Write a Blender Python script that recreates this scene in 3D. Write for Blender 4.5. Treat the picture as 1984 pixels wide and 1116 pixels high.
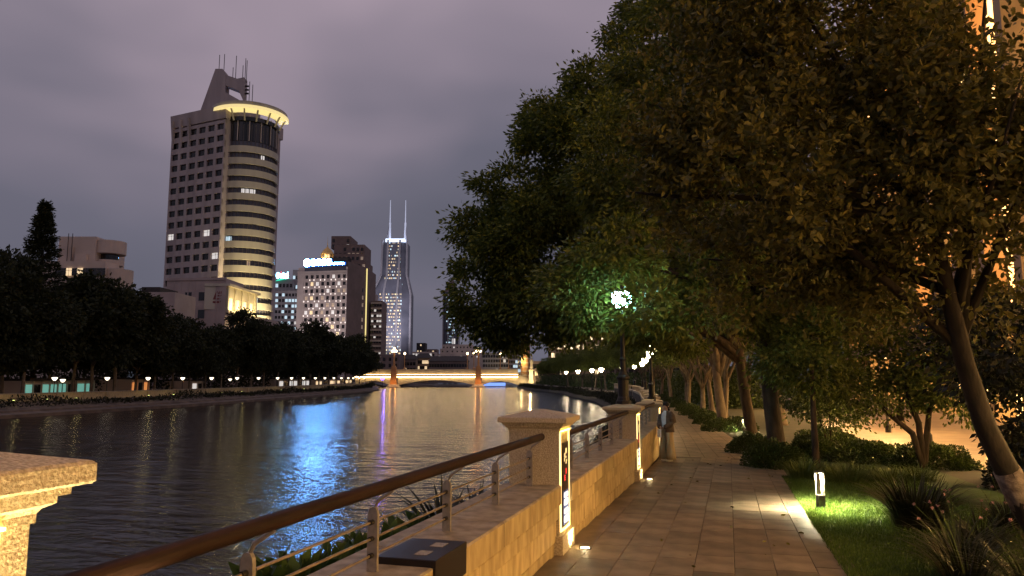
import bpy, bmesh, math, random
import numpy as np
from mathutils import Vector, Matrix
R_ = math.radians
rnd = random.Random(7)
for o in list(bpy.data.objects): bpy.data.objects.remove(o)
sc = bpy.context.scene
COL = sc.collection

# ------------------------------------------------------------------ camera
YAW, PITCH, FPX = R_(16.1), math.atan(174 / 1440.0), 1440.0
CAM = Vector((0, 0, 1.75))
cam = bpy.data.cameras.new('camera'); co = bpy.data.objects.new('camera', cam); COL.objects.link(co)
cam.sensor_width = 36.0; cam.lens = 36.0 * FPX / 1984.0
cam.clip_start = 0.05; cam.clip_end = 12000
co.location = CAM; co.rotation_euler = (math.pi / 2 + PITCH, 0, YAW)
sc.camera = co

# ------------------------------------------------------------------ night sky: low cloud lit by the city
world = bpy.data.worlds.new('World'); sc.world = world; world.use_nodes = True
wn, wl = world.node_tree.nodes, world.node_tree.links
bg = wn['Background']
tc = wn.new('ShaderNodeTexCoord')
mp = wn.new('ShaderNodeMapping'); mp.inputs['Scale'].default_value = (1.0, 1.0, 2.2); mp.inputs['Location'].default_value = (0.9, 0.35, 0.2)
wl.new(tc.outputs['Generated'], mp.inputs['Vector'])
nz = wn.new('ShaderNodeTexNoise'); nz.inputs['Scale'].default_value = 1.9; nz.inputs['Detail'].default_value = 3; nz.inputs['Roughness'].default_value = 0.42
nz.inputs['Distortion'].default_value = 0.25
wl.new(mp.outputs['Vector'], nz.inputs['Vector'])
sx = wn.new('ShaderNodeSeparateXYZ'); wl.new(tc.outputs['Generated'], sx.inputs['Vector'])
el = wn.new('ShaderNodeMapRange'); el.inputs['From Min'].default_value = -0.02; el.inputs['From Max'].default_value = 0.55
wl.new(sx.outputs['Z'], el.inputs['Value'])
nm = wn.new('ShaderNodeMapRange'); nm.inputs['From Min'].default_value = 0.30; nm.inputs['From Max'].default_value = 0.70
wl.new(nz.outputs['Fac'], nm.inputs['Value'])
ad = wn.new('ShaderNodeMath'); ad.operation = 'MULTIPLY_ADD'; ad.inputs[1].default_value = 0.55
wl.new(nm.outputs['Result'], ad.inputs[0])
e2 = wn.new('ShaderNodeMath'); e2.operation = 'MULTIPLY'; e2.inputs[1].default_value = 0.62
wl.new(el.outputs['Result'], e2.inputs[0]); wl.new(e2.outputs[0], ad.inputs[2])
rp = wn.new('ShaderNodeValToRGB')
rp.color_ramp.elements[0].position = 0.05; rp.color_ramp.elements[0].color = (0.050, 0.058, 0.078, 1)
rp.color_ramp.elements[1].position = 0.98; rp.color_ramp.elements[1].color = (0.290, 0.232, 0.280, 1)
k = rp.color_ramp.elements.new(0.5); k.color = (0.112, 0.108, 0.143, 1)
wl.new(ad.outputs[0], rp.inputs['Fac']); wl.new(rp.outputs['Color'], bg.inputs['Color'])
bg.inputs['Strength'].default_value = 1.32

sc.view_settings.view_transform = 'Standard'; sc.view_settings.look = 'None'
sc.view_settings.exposure = 0.0; sc.view_settings.gamma = 1.0
sc.cycles.use_denoising = True
sc.cycles.sample_clamp_indirect = 40.0
sc.cycles.sample_clamp_direct = 0.0
sc.cycles.max_bounces = 6; sc.cycles.diffuse_bounces = 3; sc.cycles.glossy_bounces = 3
sc.cycles.transmission_bounces = 4; sc.cycles.transparent_max_bounces = 6
sc.cycles.caustics_reflective = False; sc.cycles.caustics_refractive = False

# ------------------------------------------------------------------ real places from picture sightings
fh = Vector((-math.sin(YAW), math.cos(YAW), 0)); RT = Vector((math.cos(YAW), math.sin(YAW), 0)); UP = Vector((0, 0, 1))
FW = fh * math.cos(PITCH) + UP * math.sin(PITCH); CU = RT.cross(FW)
def ray(x, y): return FW + RT * ((x - 992) / FPX) + CU * ((558 - y) / FPX)
def atD(x, y, D): d = ray(x, y); return CAM + d * (D / d.dot(fh))
def atZ(x, y, z): d = ray(x, y); return CAM + d * ((z - CAM.z) / d.z)
def hz(y, D): return CAM.z + (732 - y) / FPX * D                     # height seen at row y, distance D (near the middle column)

# ------------------------------------------------------------------ materials
def nodes_of(name):
    m = bpy.data.materials.new(name); m.use_nodes = True
    return m, m.node_tree.nodes, m.node_tree.links, m.node_tree.nodes['Principled BSDF']
def mat(name, col, rough=0.7, col2=None, scale=4.0, detail=5, bump=0.0, bscale=None, metal=0.0, rand=0.0, spec=0.4, stretch=None):
    m, n, l, b = nodes_of(name)
    b.inputs['Roughness'].default_value = rough; b.inputs['Metallic'].default_value = metal
    b.inputs['Specular IOR Level'].default_value = spec
    t = n.new('ShaderNodeTexCoord'); src = t.outputs['Object']
    if stretch:
        q = n.new('ShaderNodeMapping'); q.inputs['Scale'].default_value = stretch; l.new(src, q.inputs['Vector']); src = q.outputs['Vector']
    c2 = col2 or tuple(c * 0.7 for c in col)
    z = n.new('ShaderNodeTexNoise'); z.inputs['Scale'].default_value = scale; z.inputs['Detail'].default_value = detail; l.new(src, z.inputs['Vector'])
    r = n.new('ShaderNodeValToRGB'); r.color_ramp.elements[0].position = 0.36; r.color_ramp.elements[1].position = 0.64
    r.color_ramp.elements[0].color = (*c2, 1); r.color_ramp.elements[1].color = (*col, 1)
    l.new(z.outputs['Fac'], r.inputs['Fac']); out = r.outputs['Color']
    if rand:
        oi = n.new('ShaderNodeObjectInfo'); mr = n.new('ShaderNodeMapRange'); mr.inputs['To Min'].default_value = 1 - rand; mr.inputs['To Max'].default_value = 1 + rand * 0.6
        l.new(oi.outputs['Random'], mr.inputs['Value'])
        hs = n.new('ShaderNodeHueSaturation'); l.new(mr.outputs['Result'], hs.inputs['Value']); l.new(out, hs.inputs['Color']); out = hs.outputs['Color']
    l.new(out, b.inputs['Base Color'])
    if bump:
        z2 = n.new('ShaderNodeTexNoise'); z2.inputs['Scale'].default_value = bscale or scale * 6; z2.inputs['Detail'].default_value = 4; l.new(src, z2.inputs['Vector'])
        bp = n.new('ShaderNodeBump'); bp.inputs['Strength'].default_value = bump; bp.inputs['Distance'].default_value = 0.02
        l.new(z2.outputs['Fac'], bp.inputs['Height']); l.new(bp.outputs['Normal'], b.inputs['Normal'])
    return m
def emit(name, col, s):
    m, n, l, b = nodes_of(name)
    b.inputs['Base Color'].default_value = (*[min(0.8, c) for c in col], 1)
    b.inputs['Emission Color'].default_value = (*col, 1); b.inputs['Emission Strength'].default_value = s
    return m
def leafmat(name, a, b_, rough=0.5, trans=0.3):
    m, n, l, b = nodes_of(name)
    g = n.new('ShaderNodeNewGeometry'); r = n.new('ShaderNodeValToRGB')
    r.color_ramp.elements[0].color = (*a, 1); r.color_ramp.elements[1].color = (*b_, 1)
    l.new(g.outputs['Random Per Island'], r.inputs['Fac']); l.new(r.outputs['Color'], b.inputs['Base Color'])
    b.inputs['Roughness'].default_value = rough; b.inputs['Specular IOR Level'].default_value = 0.3
    tr = n.new('ShaderNodeBsdfTranslucent'); l.new(r.outputs['Color'], tr.inputs['Color'])
    mx = n.new('ShaderNodeMixShader'); mx.inputs['Fac'].default_value = trans
    l.new(b.outputs[0], mx.inputs[1]); l.new(tr.outputs[0], mx.inputs[2]); l.new(mx.outputs[0], n['Material Output'].inputs['Surface'])
    return m
M = {}
M['granite'] = mat('speckled granite', (0.58, 0.51, 0.38), 0.75, (0.32, 0.27, 0.19), 85, 3, 0.55, 95)
M['granite_rough'] = mat('hammered granite', (0.55, 0.46, 0.33), 0.8, (0.30, 0.24, 0.16), 70, 3, 1.0, 70)
M['wallstone'] = mat('honed wall stone', (0.50, 0.40, 0.22), 0.65, (0.32, 0.24, 0.125), 9, 8, 0.2, 60, rand=0.2, stretch=(1, 1, .3))
M['copestone'] = mat('coping stone', (0.40, 0.34, 0.24), 0.7, (0.24, 0.195, 0.13), 7, 8, 0.25, 70, rand=0.1)
M['slab'] = mat('paving slab', (0.215, 0.165, 0.12), 0.5, (0.10, 0.075, 0.053), 2.6, 10, 0.25, 60, rand=0.34)
M['joint'] = mat('paving joint', (0.05, 0.04, 0.032), 0.9)
M['soil'] = mat('planted soil', (0.035, 0.03, 0.018), 0.95, (0.02, 0.022, 0.012), 2)
M['lawn'] = mat('mown lawn soil', (0.035, 0.07, 0.012), 0.95, (0.02, 0.045, 0.008), 6)
M['plaza'] = mat('plaza granite', (0.20, 0.14, 0.10), 0.6, (0.14, 0.10, 0.07), 1.2, 6)
M['bank'] = mat('embankment stone', (0.16, 0.125, 0.10), 0.85, (0.09, 0.07, 0.06), 0.6, 6, 0.4, 6)
M['asphalt'] = mat('asphalt', (0.05, 0.05, 0.05), 0.9)
M['wood'] = mat('varnished handrail wood', (0.030, 0.014, 0.010), 0.62, (0.016, 0.008, 0.006), 30, 6, 0.25, 50, stretch=(1, 0.06, 1), spec=0.2)
M['steel'] = mat('brushed steel post', (0.36, 0.33, 0.30), 0.45, (0.28, 0.26, 0.24), 30, 3, metal=0.5)
M['bar'] = mat('steel rail bar', (0.45, 0.36, 0.26), 0.35, None, 10, metal=0.8)
M['iron'] = mat('black cast iron', (0.018, 0.016, 0.015), 0.45, (0.012, 0.011, 0.01), 20)
M['blackbox'] = mat('dark brown metal box', (0.016, 0.011, 0.011), 0.42, (0.011, 0.008, 0.008), 6)
M['sticker'] = mat('grey printed sticker', (0.42, 0.40, 0.36), 0.6, (0.16, 0.15, 0.14), 220, 2)
M['bark'] = mat('bark', (0.075, 0.052, 0.035), 0.9, (0.03, 0.022, 0.015), 9, 6, 0.8, 30, stretch=(1, 1, 0.25))
M['darkbark'] = mat('dark smooth bark', (0.034, 0.026, 0.019), 0.85, (0.016, 0.012, 0.009), 7, 6, 0.5, 24, stretch=(1, 1, 0.4))
M['paleb'] = mat('pale bark', (0.20, 0.16, 0.12), 0.85, (0.11, 0.085, 0.06), 6, 6, 0.5, 22, stretch=(1, 1, 0.4))
M['limewash'] = mat('limewashed bark', (0.26, 0.21, 0.17), 0.9, (0.10, 0.075, 0.06), 14, 6, 0.6, 30)
M['leaf'] = leafmat('camphor leaf', (0.045, 0.078, 0.012), (0.20, 0.23, 0.04))
M['bigleaf'] = leafmat('broad magnolia leaf', (0.045, 0.052, 0.012), (0.21, 0.185, 0.04))
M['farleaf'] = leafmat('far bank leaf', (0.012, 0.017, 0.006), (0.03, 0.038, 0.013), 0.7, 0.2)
M['hedge'] = leafmat('hedge leaf', (0.022, 0.042, 0.010), (0.065, 0.095, 0.022), 0.45)
M['fern'] = leafmat('strap leaf', (0.05, 0.085, 0.018), (0.11, 0.14, 0.035), 0.5)
M['grass'] = leafmat('grass blade', (0.035, 0.075, 0.010), (0.10, 0.155, 0.026), 0.6, 0.4)
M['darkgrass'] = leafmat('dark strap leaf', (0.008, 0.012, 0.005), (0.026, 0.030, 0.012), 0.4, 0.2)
M['pink'] = leafmat('pink petal', (0.34, 0.16, 0.2), (0.48, 0.28, 0.32), 0.6)
M['bamboo'] = leafmat('riverside leaf', (0.03, 0.06, 0.012), (0.08, 0.13, 0.03), 0.5)
M['tower'] = mat('tower stone', (0.50, 0.43, 0.42), 0.8, (0.37, 0.315, 0.31), 0.3, 6, stretch=(1, 1, .15))
M['towerband'] = mat('tower cream band', (0.54, 0.50, 0.40), 0.5, (0.44, 0.40, 0.32), 0.3, 6, stretch=(1, 1, .2))
M['podium'] = mat('podium render', (0.42, 0.345, 0.33), 0.85, (0.35, 0.285, 0.275), 0.3)
M['glass'] = mat('dark window glass', (0.012, 0.012, 0.015), 0.12, None, 2, spec=0.6)
M['frame'] = mat('window frame', (0.14, 0.12, 0.12), 0.6)
M['roofdark'] = mat('dark roofing', (0.05, 0.045, 0.045), 0.9)
M['hotel'] = mat('hotel stone', (0.52, 0.45, 0.43), 0.8, (0.43, 0.37, 0.35), 0.2)
M['hotel_dark'] = mat('brown tower stone', (0.23, 0.17, 0.155), 0.8, (0.18, 0.135, 0.12), 0.2)
M['paleblue'] = mat('pale block render', (0.42, 0.40, 0.42), 0.8, (0.34, 0.33, 0.35), 0.2)
M['white'] = mat('white render', (0.58, 0.49, 0.43), 0.85, (0.50, 0.42, 0.37), 0.25)
M['curtain'] = mat('grey curtain wall', (0.10, 0.10, 0.13), 0.25, (0.06, 0.06, 0.085), 0.08, spec=0.6)
M['silver'] = mat('silver cladding', (0.50, 0.48, 0.50), 0.4, (0.42, 0.40, 0.42), 0.1, metal=0.3)
M['bridge'] = mat('bridge stone', (0.60, 0.52, 0.38), 0.75, (0.50, 0.42, 0.30), 0.5)
M['orangestone'] = mat('warm pier stone', (0.50, 0.27, 0.12), 0.8, (0.42, 0.21, 0.09), 0.5)
M['gold'] = mat('gilded dome', (0.75, 0.50, 0.18), 0.35, None, 1, metal=0.6)
M['facade'] = mat('sandstone facade', (0.45, 0.32, 0.19), 0.75, (0.36, 0.25, 0.15), 0.4)
M['logo'] = mat('dark red logo paint', (0.22, 0.05, 0.05), 0.6)
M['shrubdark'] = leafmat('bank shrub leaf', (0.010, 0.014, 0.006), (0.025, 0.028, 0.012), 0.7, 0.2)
M['skin'] = mat('skin', (0.56, 0.36, 0.27), 0.5, (0.42, 0.25, 0.18), 20)
M['hair'] = mat('dark hair', (0.012, 0.009, 0.008), 0.45, None, 60)
M['tee'] = mat('white cotton', (0.72, 0.71, 0.72), 0.9, (0.64, 0.63, 0.64), 12)
M['cardigan'] = mat('taupe knit', (0.15, 0.112, 0.085), 0.95, (0.10, 0.076, 0.058), 25, bump=0.3, bscale=90)
M['trousers'] = mat('khaki cotton', (0.42, 0.33, 0.20), 0.9, (0.29, 0.22, 0.13), 6, bump=0.3, bscale=14, stretch=(2, 2, 0.3))
M['shoe'] = mat('white sneaker', (0.6, 0.56, 0.5), 0.6)
WARM, ORG, COOL, BLUE = (1.0, 0.66, 0.30), (1.0, 0.48, 0.13), (0.78, 0.95, 1.0), (0.10, 0.32, 1.0)
M['led'] = emit('warm LED', (1.0, 0.72, 0.30), 2.2)
M['ledcap'] = emit('warm LED under cap', (1.0, 0.64, 0.13), 15)
M['lampwarm'] = emit('warm lantern glass', (1.0, 0.76, 0.40), 150)
M['lampcool'] = emit('cool lantern glass', (0.45, 0.90, 1.0), 75)
M['lampplaza'] = emit('plaza lamp lens', (1.0, 0.62, 0.26), 12)
M['lampbank'] = emit('bright bank lamp glass', (1.0, 0.80, 0.50), 110)
M['lampbridge'] = emit('bridge globe glass', (1.0, 0.72, 0.38), 9)
M['lampfar'] = emit('promenade lamp glass', (1.0, 0.85, 0.62), 3.2)
M['uplens'] = emit('uplight lens', (1.0, 0.80, 0.45), 25)
M['bolled'] = emit('bollard LED', (1.0, 0.88, 0.55), 30)
M['winwarm'] = emit('warm lit window', (1.0, 0.72, 0.42), .9)
M['winpale'] = emit('pale lit window', (0.95, 0.9, 0.85), 0.65)
M['wincool'] = emit('cool lit window', (0.62, 0.85, 1.0), 0.9)
M['windim'] = emit('dim lit window', (0.9, 0.66, 0.48), 0.16)
M['sconce'] = emit('wall sconce', (1.0, 0.86, 0.78), 1.1)
M['signblue'] = emit('blue rooftop sign', (0.15, 0.44, 1.0), 210)
M['signhalo'] = emit('blue sign glow', (0.05, 0.22, 1.0), 1.3)
M['signcyan'] = emit('cyan rooftop sign', (0.25, 0.70, 1.0), 14)
M['signgreen'] = emit('green sign swoosh', (0.05, 0.9, 0.55), 1.2)
M['signred'] = emit('red sign mark', (1.0, 0.1, 0.15), 1.5)
M['towertop'] = emit('white crown light', (0.62, 0.74, 1.0), 2.4)
M['mast'] = emit('lit mast', (0.62, 0.66, 0.85), 0.5)
M['yellowline'] = emit('yellow edge light', (1.0, 0.80, 0.30), 1.0)
M['spandled'] = emit('spandrel LED', (1.0, 0.68, 0.30), 30)
M['bridgeled'] = emit('bridge LED', (1.0, 0.68, 0.30), 11)
M['purple'] = emit('violet LED', (0.30, 0.16, 1.0), 3)
M['bluelit'] = emit('blue lit panel', (0.22, 0.38, 1.0), 1.3)
M['teal'] = emit('teal lit window', (0.35, 1.0, 0.82), 0.28)
M['orangelit'] = emit('orange lit room', (1.0, 0.36, 0.10), 0.6)
M['arcade'] = emit('lit shop interior', (1.0, 0.57, 0.19), 10)
M['upperlit'] = emit('bright upper room', (1.0, 0.60, 0.22), 3.5)
M['slatlit'] = emit('lit facade slat', (1.0, 0.50, 0.16), 5.0)
M['red_ch'] = emit('red backlit character', (1.0, 0.05, 0.06), 0.9)
M['white_ch'] = emit('white backlit plate', (0.95, 0.97, 1.0), .95)
M['yel_ch'] = emit('amber backlit mark', (1.0, 0.75, 0.35), 0.9)
M['blue_ch'] = emit('blue backlit film', (0.06, 0.10, 0.32), 0.4)
M['panel'] = mat('dark brown sign panel', (0.035, 0.02, 0.012), 0.35)
M['garden'] = emit('greenish garden spot', (0.9, 1.0, 0.3), 1.6)

# ------------------------------------------------------------------ mesh helpers
class MB:
    def __init__(s): s.v = []; s.f = []; s.mi = []; s.cur = 0
    def add(s, vs, fs):
        b = len(s.v); s.v += [tuple(v) for v in vs]; s.f += [tuple(i + b for i in f) for f in fs]; s.mi += [s.cur] * len(fs); return s
    def box(s, x0, x1, y0, y1, z0, z1):
        return s.add([(x0, y0, z0), (x1, y0, z0), (x1, y1, z0), (x0, y1, z0), (x0, y0, z1), (x1, y0, z1), (x1, y1, z1), (x0, y1, z1)],
                     [(0, 3, 2, 1), (4, 5, 6, 7), (0, 1, 5, 4), (1, 2, 6, 5), (2, 3, 7, 6), (3, 0, 4, 7)])
    def bbox(s, x0, x1, y0, y1, z0, z1, b=0.01):      # box with chamfered upper edges
        s.add([(x0, y0, z0), (x1, y0, z0), (x1, y1, z0), (x0, y1, z0), (x0, y0, z1 - b), (x1, y0, z1 - b), (x1, y1, z1 - b), (x0, y1, z1 - b),
               (x0 + b, y0 + b, z1), (x1 - b, y0 + b, z1), (x1 - b, y1 - b, z1), (x0 + b, y1 - b, z1)],
              [(0, 3, 2, 1), (0, 1, 5, 4), (1, 2, 6, 5), (2, 3, 7, 6), (3, 0, 4, 7), (4, 5, 9, 8), (5, 6, 10, 9), (6, 7, 11, 10), (7, 4, 8, 11), (8, 9, 10, 11)]); return s
    def loft(s, rings, caps=True):
        n = len(rings[0]); b = len(s.v)
        for r in rings: s.v += [tuple(p) for p in r]
        for i in range(len(rings) - 1):
            for j in range(n):
                a, c = b + i * n + j, b + i * n + (j + 1) % n
                s.f.append((a, c, c + n, a + n)); s.mi.append(s.cur)
        if caps:
            s.f.append(tuple(b + j for j in range(n))[::-1]); s.f.append(tuple(b + (len(rings) - 1) * n + j for j in range(n))); s.mi += [s.cur] * 2
        return s
    def lathe(s, prof, n=16, c=(0, 0, 0), a0=0.0):
        return s.loft([[(c[0] + r * math.cos(a0 + 2 * math.pi * j / n), c[1] + r * math.sin(a0 + 2 * math.pi * j / n), c[2] + z) for j in range(n)] for r, z in prof])
    def rect(s, prof, cx=0, cy=0, ky=1.0):                 # stacked rectangles (half width, z)
        return s.loft([[(cx - r, cy - r * ky, z), (cx + r, cy - r * ky, z), (cx + r, cy + r * ky, z), (cx - r, cy + r * ky, z)] for r, z in prof])
    def tube(s, pts, rad, n=8):
        pts = [Vector(p) for p in pts]; rad = rad if isinstance(rad, (list, tuple)) else [rad] * len(pts); rings = []
        for i, p in enumerate(pts):
            t = (pts[min(i + 1, len(pts) - 1)] - pts[max(i - 1, 0)]).normalized()
            u = t.cross(Vector((0.13, 0.31, 1)) if abs(t.z) < 0.9 else Vector((1, 0.1, 0))).normalized(); w = t.cross(u)
            rings.append([p + (u * math.cos(2 * math.pi * j / n) + w * math.sin(2 * math.pi * j / n)) * rad[i] for j in range(n)])
        return s.loft(rings)
    def mesh(s, name):
        me = bpy.data.meshes.new(name); me.from_pydata(s.v, [], s.f); me.update()
        if any(s.mi): me.polygons.foreach_set('material_index', s.mi)
        return me
    def build(s, name, m, parent=None, smooth=False, loc=None, rz=None):
        me = s.mesh(name)
        for x in (m if isinstance(m, (list, tuple)) else [m]): me.materials.append(x)
        if smooth: me.polygons.foreach_set('use_smooth', [True] * len(me.polygons))
        return link(name, me, parent, loc, rz)
def link(name, me, parent=None, loc=None, rz=None):
    o = bpy.data.objects.new(name, me); COL.objects.link(o)
    if parent: o.parent = parent
    if loc is not None: o.location = loc
    if rz is not None: o.rotation_euler = (0, 0, rz)
    return o
def tag(o, label, cat, group=None):
    o['kind'] = 'thing'; o['label'] = label; o['category'] = cat
    if group: o['group'] = group
    return o
def thing(name, label, cat, loc=(0, 0, 0), rz=0.0, group=None):
    o = bpy.data.objects.new(name, None); o.empty_display_size = 0.2; COL.objects.link(o)
    o.location = loc; o.rotation_euler = (0, 0, rz)
    return tag(o, label, cat, group)
ORDW = 'first second third fourth fifth sixth seventh eighth ninth tenth eleventh twelfth thirteenth fourteenth fifteenth sixteenth seventeenth eighteenth nineteenth twentieth'.split()
def ORD(i): return ORDW[i] if i < 20 else ('twenty-' + ORDW[i - 20] if i < 29 else 'thirtieth' if i == 29 else 'thirty-' + ORDW[i - 30])
def struct(o, kind='structure'): o['kind'] = kind; return o
def kids(o): return [c for c in bpy.data.objects if c.parent == o]
def dup(root, loc, rz=None, scale=None, label=None, ch=None):
    def cp(o, par):
        c = o.copy(); COL.objects.link(c); c.parent = par
        for k in TREE.get(o.name, []): cp(k, c)
        return c
    TREE = {}
    for o in bpy.data.objects:
        if o.parent: TREE.setdefault(o.parent.name, []).append(o)
    c = cp(root, None); c.location = loc
    if rz is not None: c.rotation_euler = (0, 0, rz)
    if scale: c.scale = (scale, scale, scale) if not isinstance(scale, tuple) else scale
    if label: c['label'] = label
    return c
def npmesh(name, V, quads, m):
    me = bpy.data.meshes.new(name); nf = len(quads); k = quads.shape[1]
    me.vertices.add(len(V)); me.vertices.foreach_set('co', V.astype(np.float32).ravel())
    me.loops.add(nf * k); me.loops.foreach_set('vertex_index', quads.astype(np.int32).ravel())
    me.polygons.add(nf); me.polygons.foreach_set('loop_start', np.arange(0, nf * k, k, dtype=np.int32))
    me.update(calc_edges=True); me.materials.append(m); return me
def leaves(name, base, d, L, wd, m, rs, fold=0.25, near=False):
    # base points, directions, lengths, width ratio
    n = len(base); d = d / (np.linalg.norm(d, axis=1, keepdims=True) + 1e-9)
    q = rs.normal(size=(n, 3)); q[:, 2] += 0.0
    w = np.cross(d, q); w /= (np.linalg.norm(w, axis=1, keepdims=True) + 1e-9); up = np.cross(w, d)
    L = L[:, None]; hw = L * wd * 0.5
    if near:
        tip = base + d * L + up * L * -0.08
        pts = [base, base + d * L * .32 + w * hw * .9 + up * hw * fold, base + d * L * .68 + w * hw * .85 + up * hw * fold, tip,
               base + d * L * .68 - w * hw * .85 + up * hw * fold, base + d * L * .32 - w * hw * .9 + up * hw * fold]
        V = np.stack(pts, 1).reshape(-1, 3); i = np.arange(n)[:, None] * 6
        Q = np.concatenate([i + np.array([[0, 1, 2, 3]]), i + np.array([[0, 3, 4, 5]])])
    else:
        pts = [base, base + d * L * .5 + w * hw + up * hw * fold, base + d * L, base + d * L * .5 - w * hw + up * hw * fold]
        V = np.stack(pts, 1).reshape(-1, 3); Q = np.arange(n)[:, None] * 4 + np.array([[0, 1, 2, 3]])
    return npmesh(name, V, Q, m)
def sph(rs, n):
    v = rs.normal(size=(n, 3)); return v / np.linalg.norm(v, axis=1, keepdims=True)
def crown(name, lobes, nclus, per, L, m, seed, wd=0.45, spread=0.42, shell=(0.6, 1.0), droop=0.35, near=False):
    rs = np.random.RandomState(seed); lob = np.array([[*l[:3], l[3], l[4] if len(l) > 4 else 1.0, (l[5] if len(l) > 5 else 1.0)] for l in lobes], float)
    w = lob[:, 3] ** 2 * lob[:, 5]; idx = rs.choice(len(lob), nclus, p=w / w.sum())
    ns_ = 15; sub = sph(rs, len(lob) * ns_).reshape(len(lob), ns_, 3); sub[:, :, 2] += 0.15
    si = rs.randint(0, ns_, nclus); d1 = sub[idx, si]; d2 = sph(rs, nclus); rad = lob[idx, 3]
    dr = d1 * 0.75 + d2; dr /= np.linalg.norm(dr, axis=1, keepdims=True)
    rs_ = 0.30 + 0.12 * np.sin(si * 2.3 + idx)
    loc = d1 * (shell[0] + 0.12) + dr * (rs_ * rs.rand(nclus) ** 0.33)[:, None]
    inner = rs.rand(nclus) < 0.12; loc[inner] *= 0.55
    c = lob[idx, :3] + loc * rad[:, None] * np.stack([np.ones(nclus), np.ones(nclus), lob[idx, 4]], 1)
    off = np.clip(rs.normal(size=(nclus, per, 3)), -1.7, 1.7) * spread * np.array([1, 1, 0.6]) * (0.5 + 0.6 * rs.rand(nclus, 1, 1))
    base = (c[:, None] + off).reshape(-1, 3)
    d = np.repeat(dr, per, 0) * 0.8 + off.reshape(-1, 3) / spread * 0.5 + rs.normal(size=(nclus * per, 3)) * 0.5; d[:, 2] -= droop
    return leaves(name, base, d, L * (0.65 + 0.7 * rs.rand(nclus * per)), wd, m, rs, near=near)
def limbs(mb, base, fork, r0, targets, rng, n=8):
    base, fork = Vector(base), Vector(fork); k = 6; pts = []; rad = []
    for i in range(k + 1):
        t = i / k; p = base.lerp(fork, t) + Vector((math.sin(t * 3.1 + r0 * 9) * 0.1 * r0 * 3, math.cos(t * 2.6) * 0.05, 0)); pts.append(p)
        rad.append(r0 * (1.0 - 0.32 * t + 0.42 * max(0, 0.14 - t) / 0.14))
    mb.tube(pts, rad, 12)
    for tg in targets:
        tg = Vector(tg); s0 = base.lerp(fork, 0.82 + 0.18 * rng.random()); L = (tg - s0).length
        q = []; ra = []
        for i in range(7):
            t = i / 6; p = s0.lerp(tg, t) + Vector((rng.uniform(-1, 1), rng.uniform(-1, 1), rng.uniform(-.6, .6))) * 0.05 * L * (t * (1.2 - t)) * 2
            p.z += 0.10 * L * math.sin(t * math.pi); q.append(p); ra.append(r0 * (0.52 * (1 - t) + 0.07))
        mb.tube(q, ra, 7)
        for j in range(3):
            a = q[3 + j]; e = a + Vector((rng.uniform(-1, 1), rng.uniform(-1, 1), rng.uniform(0.1, 1))) * L * 0.28
            mb.tube([a, a.lerp(e, .5) + Vector((0, 0, 0.04 * L)), e], [ra[3 + j] * 0.7, ra[3 + j] * 0.4, 0.012], 5)
def wall_box(mb, A, B, th, z0, z1):
    A, B = Vector((A[0], A[1], 0)), Vector((B[0], B[1], 0)); d = (B - A).normalized(); nrm = Vector((-d.y, d.x, 0)) * th
    mb.loft([[A + UP * z, B + UP * z, B + nrm + UP * z, A + nrm + UP * z] for z in (z0, z1)])

# ------------------------------------------------------------------ ground, banks, river
WATER = -2.45
def zp(y):
    y = max(y, -6.0)
    return -0.022 * y if y < 24 else -0.528 - 0.022 * 8 * (1 - math.exp(-(y - 24) / 8.0))
XW_Y = [-60, 16, 22, 29.4, 36, 43.5, 51, 58, 66, 73, 90, 105, 122, 150, 183, 230, 296, 345, 420, 520]
XW_X = [-1.9, -1.9, -2.0, -2.62, -3.25, -4.02, -4.9, -5.85, -6.8, -7.7, -10.4, -13.6, -17.5, -27, -36, -56, -80, -92, -104, -115]
def xw(y): return float(np.interp(y, XW_Y, XW_X))
g = MB().add([(-9000, -9000, -3.4), (9000, -9000, -3.4), (9000, 9000, -3.4), (-9000, 9000, -3.4)], [(0, 1, 2, 3)])
struct(g.build('ground', M['asphalt']))
ys = [-60, -30, -10] + list(np.arange(-4, 40, 2.0)) + list(np.arange(40, 130, 5.0)) + list(np.arange(130, 521, 13.0)) + [900]
mb = MB(); rows = []
for y in ys:
    x = xw(y); z = zp(y); far = max(0, (y - 60)) * 0.004
    rows.append([(x - 3.6, y, -3.5), (x - 3.5, y, -2.1), (x - 2.9, y, -1.75), (x - 0.62, y, -1.5), (x - 0.6, y, z - 0.05), (x + 3, y, z - 0.05), (x + 7, y, z + 0.03), (x + 60, y, z + 0.03), (x + 1500, y, z + 0.03)])
for i in range(len(rows) - 1):
    for j in range(8):
        mb.add([rows[i][j], rows[i][j + 1], rows[i + 1][j + 1], rows[i + 1][j]], [(0, 1, 2, 3)])
struct(mb.build('planted_bank', M['soil']))
LB = [(-66, -120), (-68, -20), (-71.8, 59.6), (-76.3, 94.6), (-86.9, 143.5), (-98, 185), (-110, 224), (-132, 268), (-152, 311), (-185, 420), (-215, 520)]
def lb_off(t):     # the far bank line moved inland by t metres
    out = []
    for i, p in enumerate(LB):
        a, b = LB[max(i - 1, 0)], LB[min(i + 1, len(LB) - 1)]; d = Vector((b[0] - a[0], b[1] - a[1])).normalized()
        out.append((p[0] - d.y * t, p[1] + d.x * t))
    return out
prof = [(0.0, -3.5), (0.05, WATER + 0.35), (1.6, WATER + 0.5), (1.65, -1.75), (4.6, -1.1), (4.65, -0.95), (12, -0.9), (60, -0.9), (1500, -0.9)]
lines = [[(x, y, z) for x, y in lb_off(t)] for t, z in prof]
mb = MB()
for i in range(len(LB) - 1):
    for j in range(len(prof) - 1):
        mb.add([lines[j][i], lines[j][i + 1], lines[j + 1][i + 1], lines[j + 1][i]], [(0, 1, 2, 3)])
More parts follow.
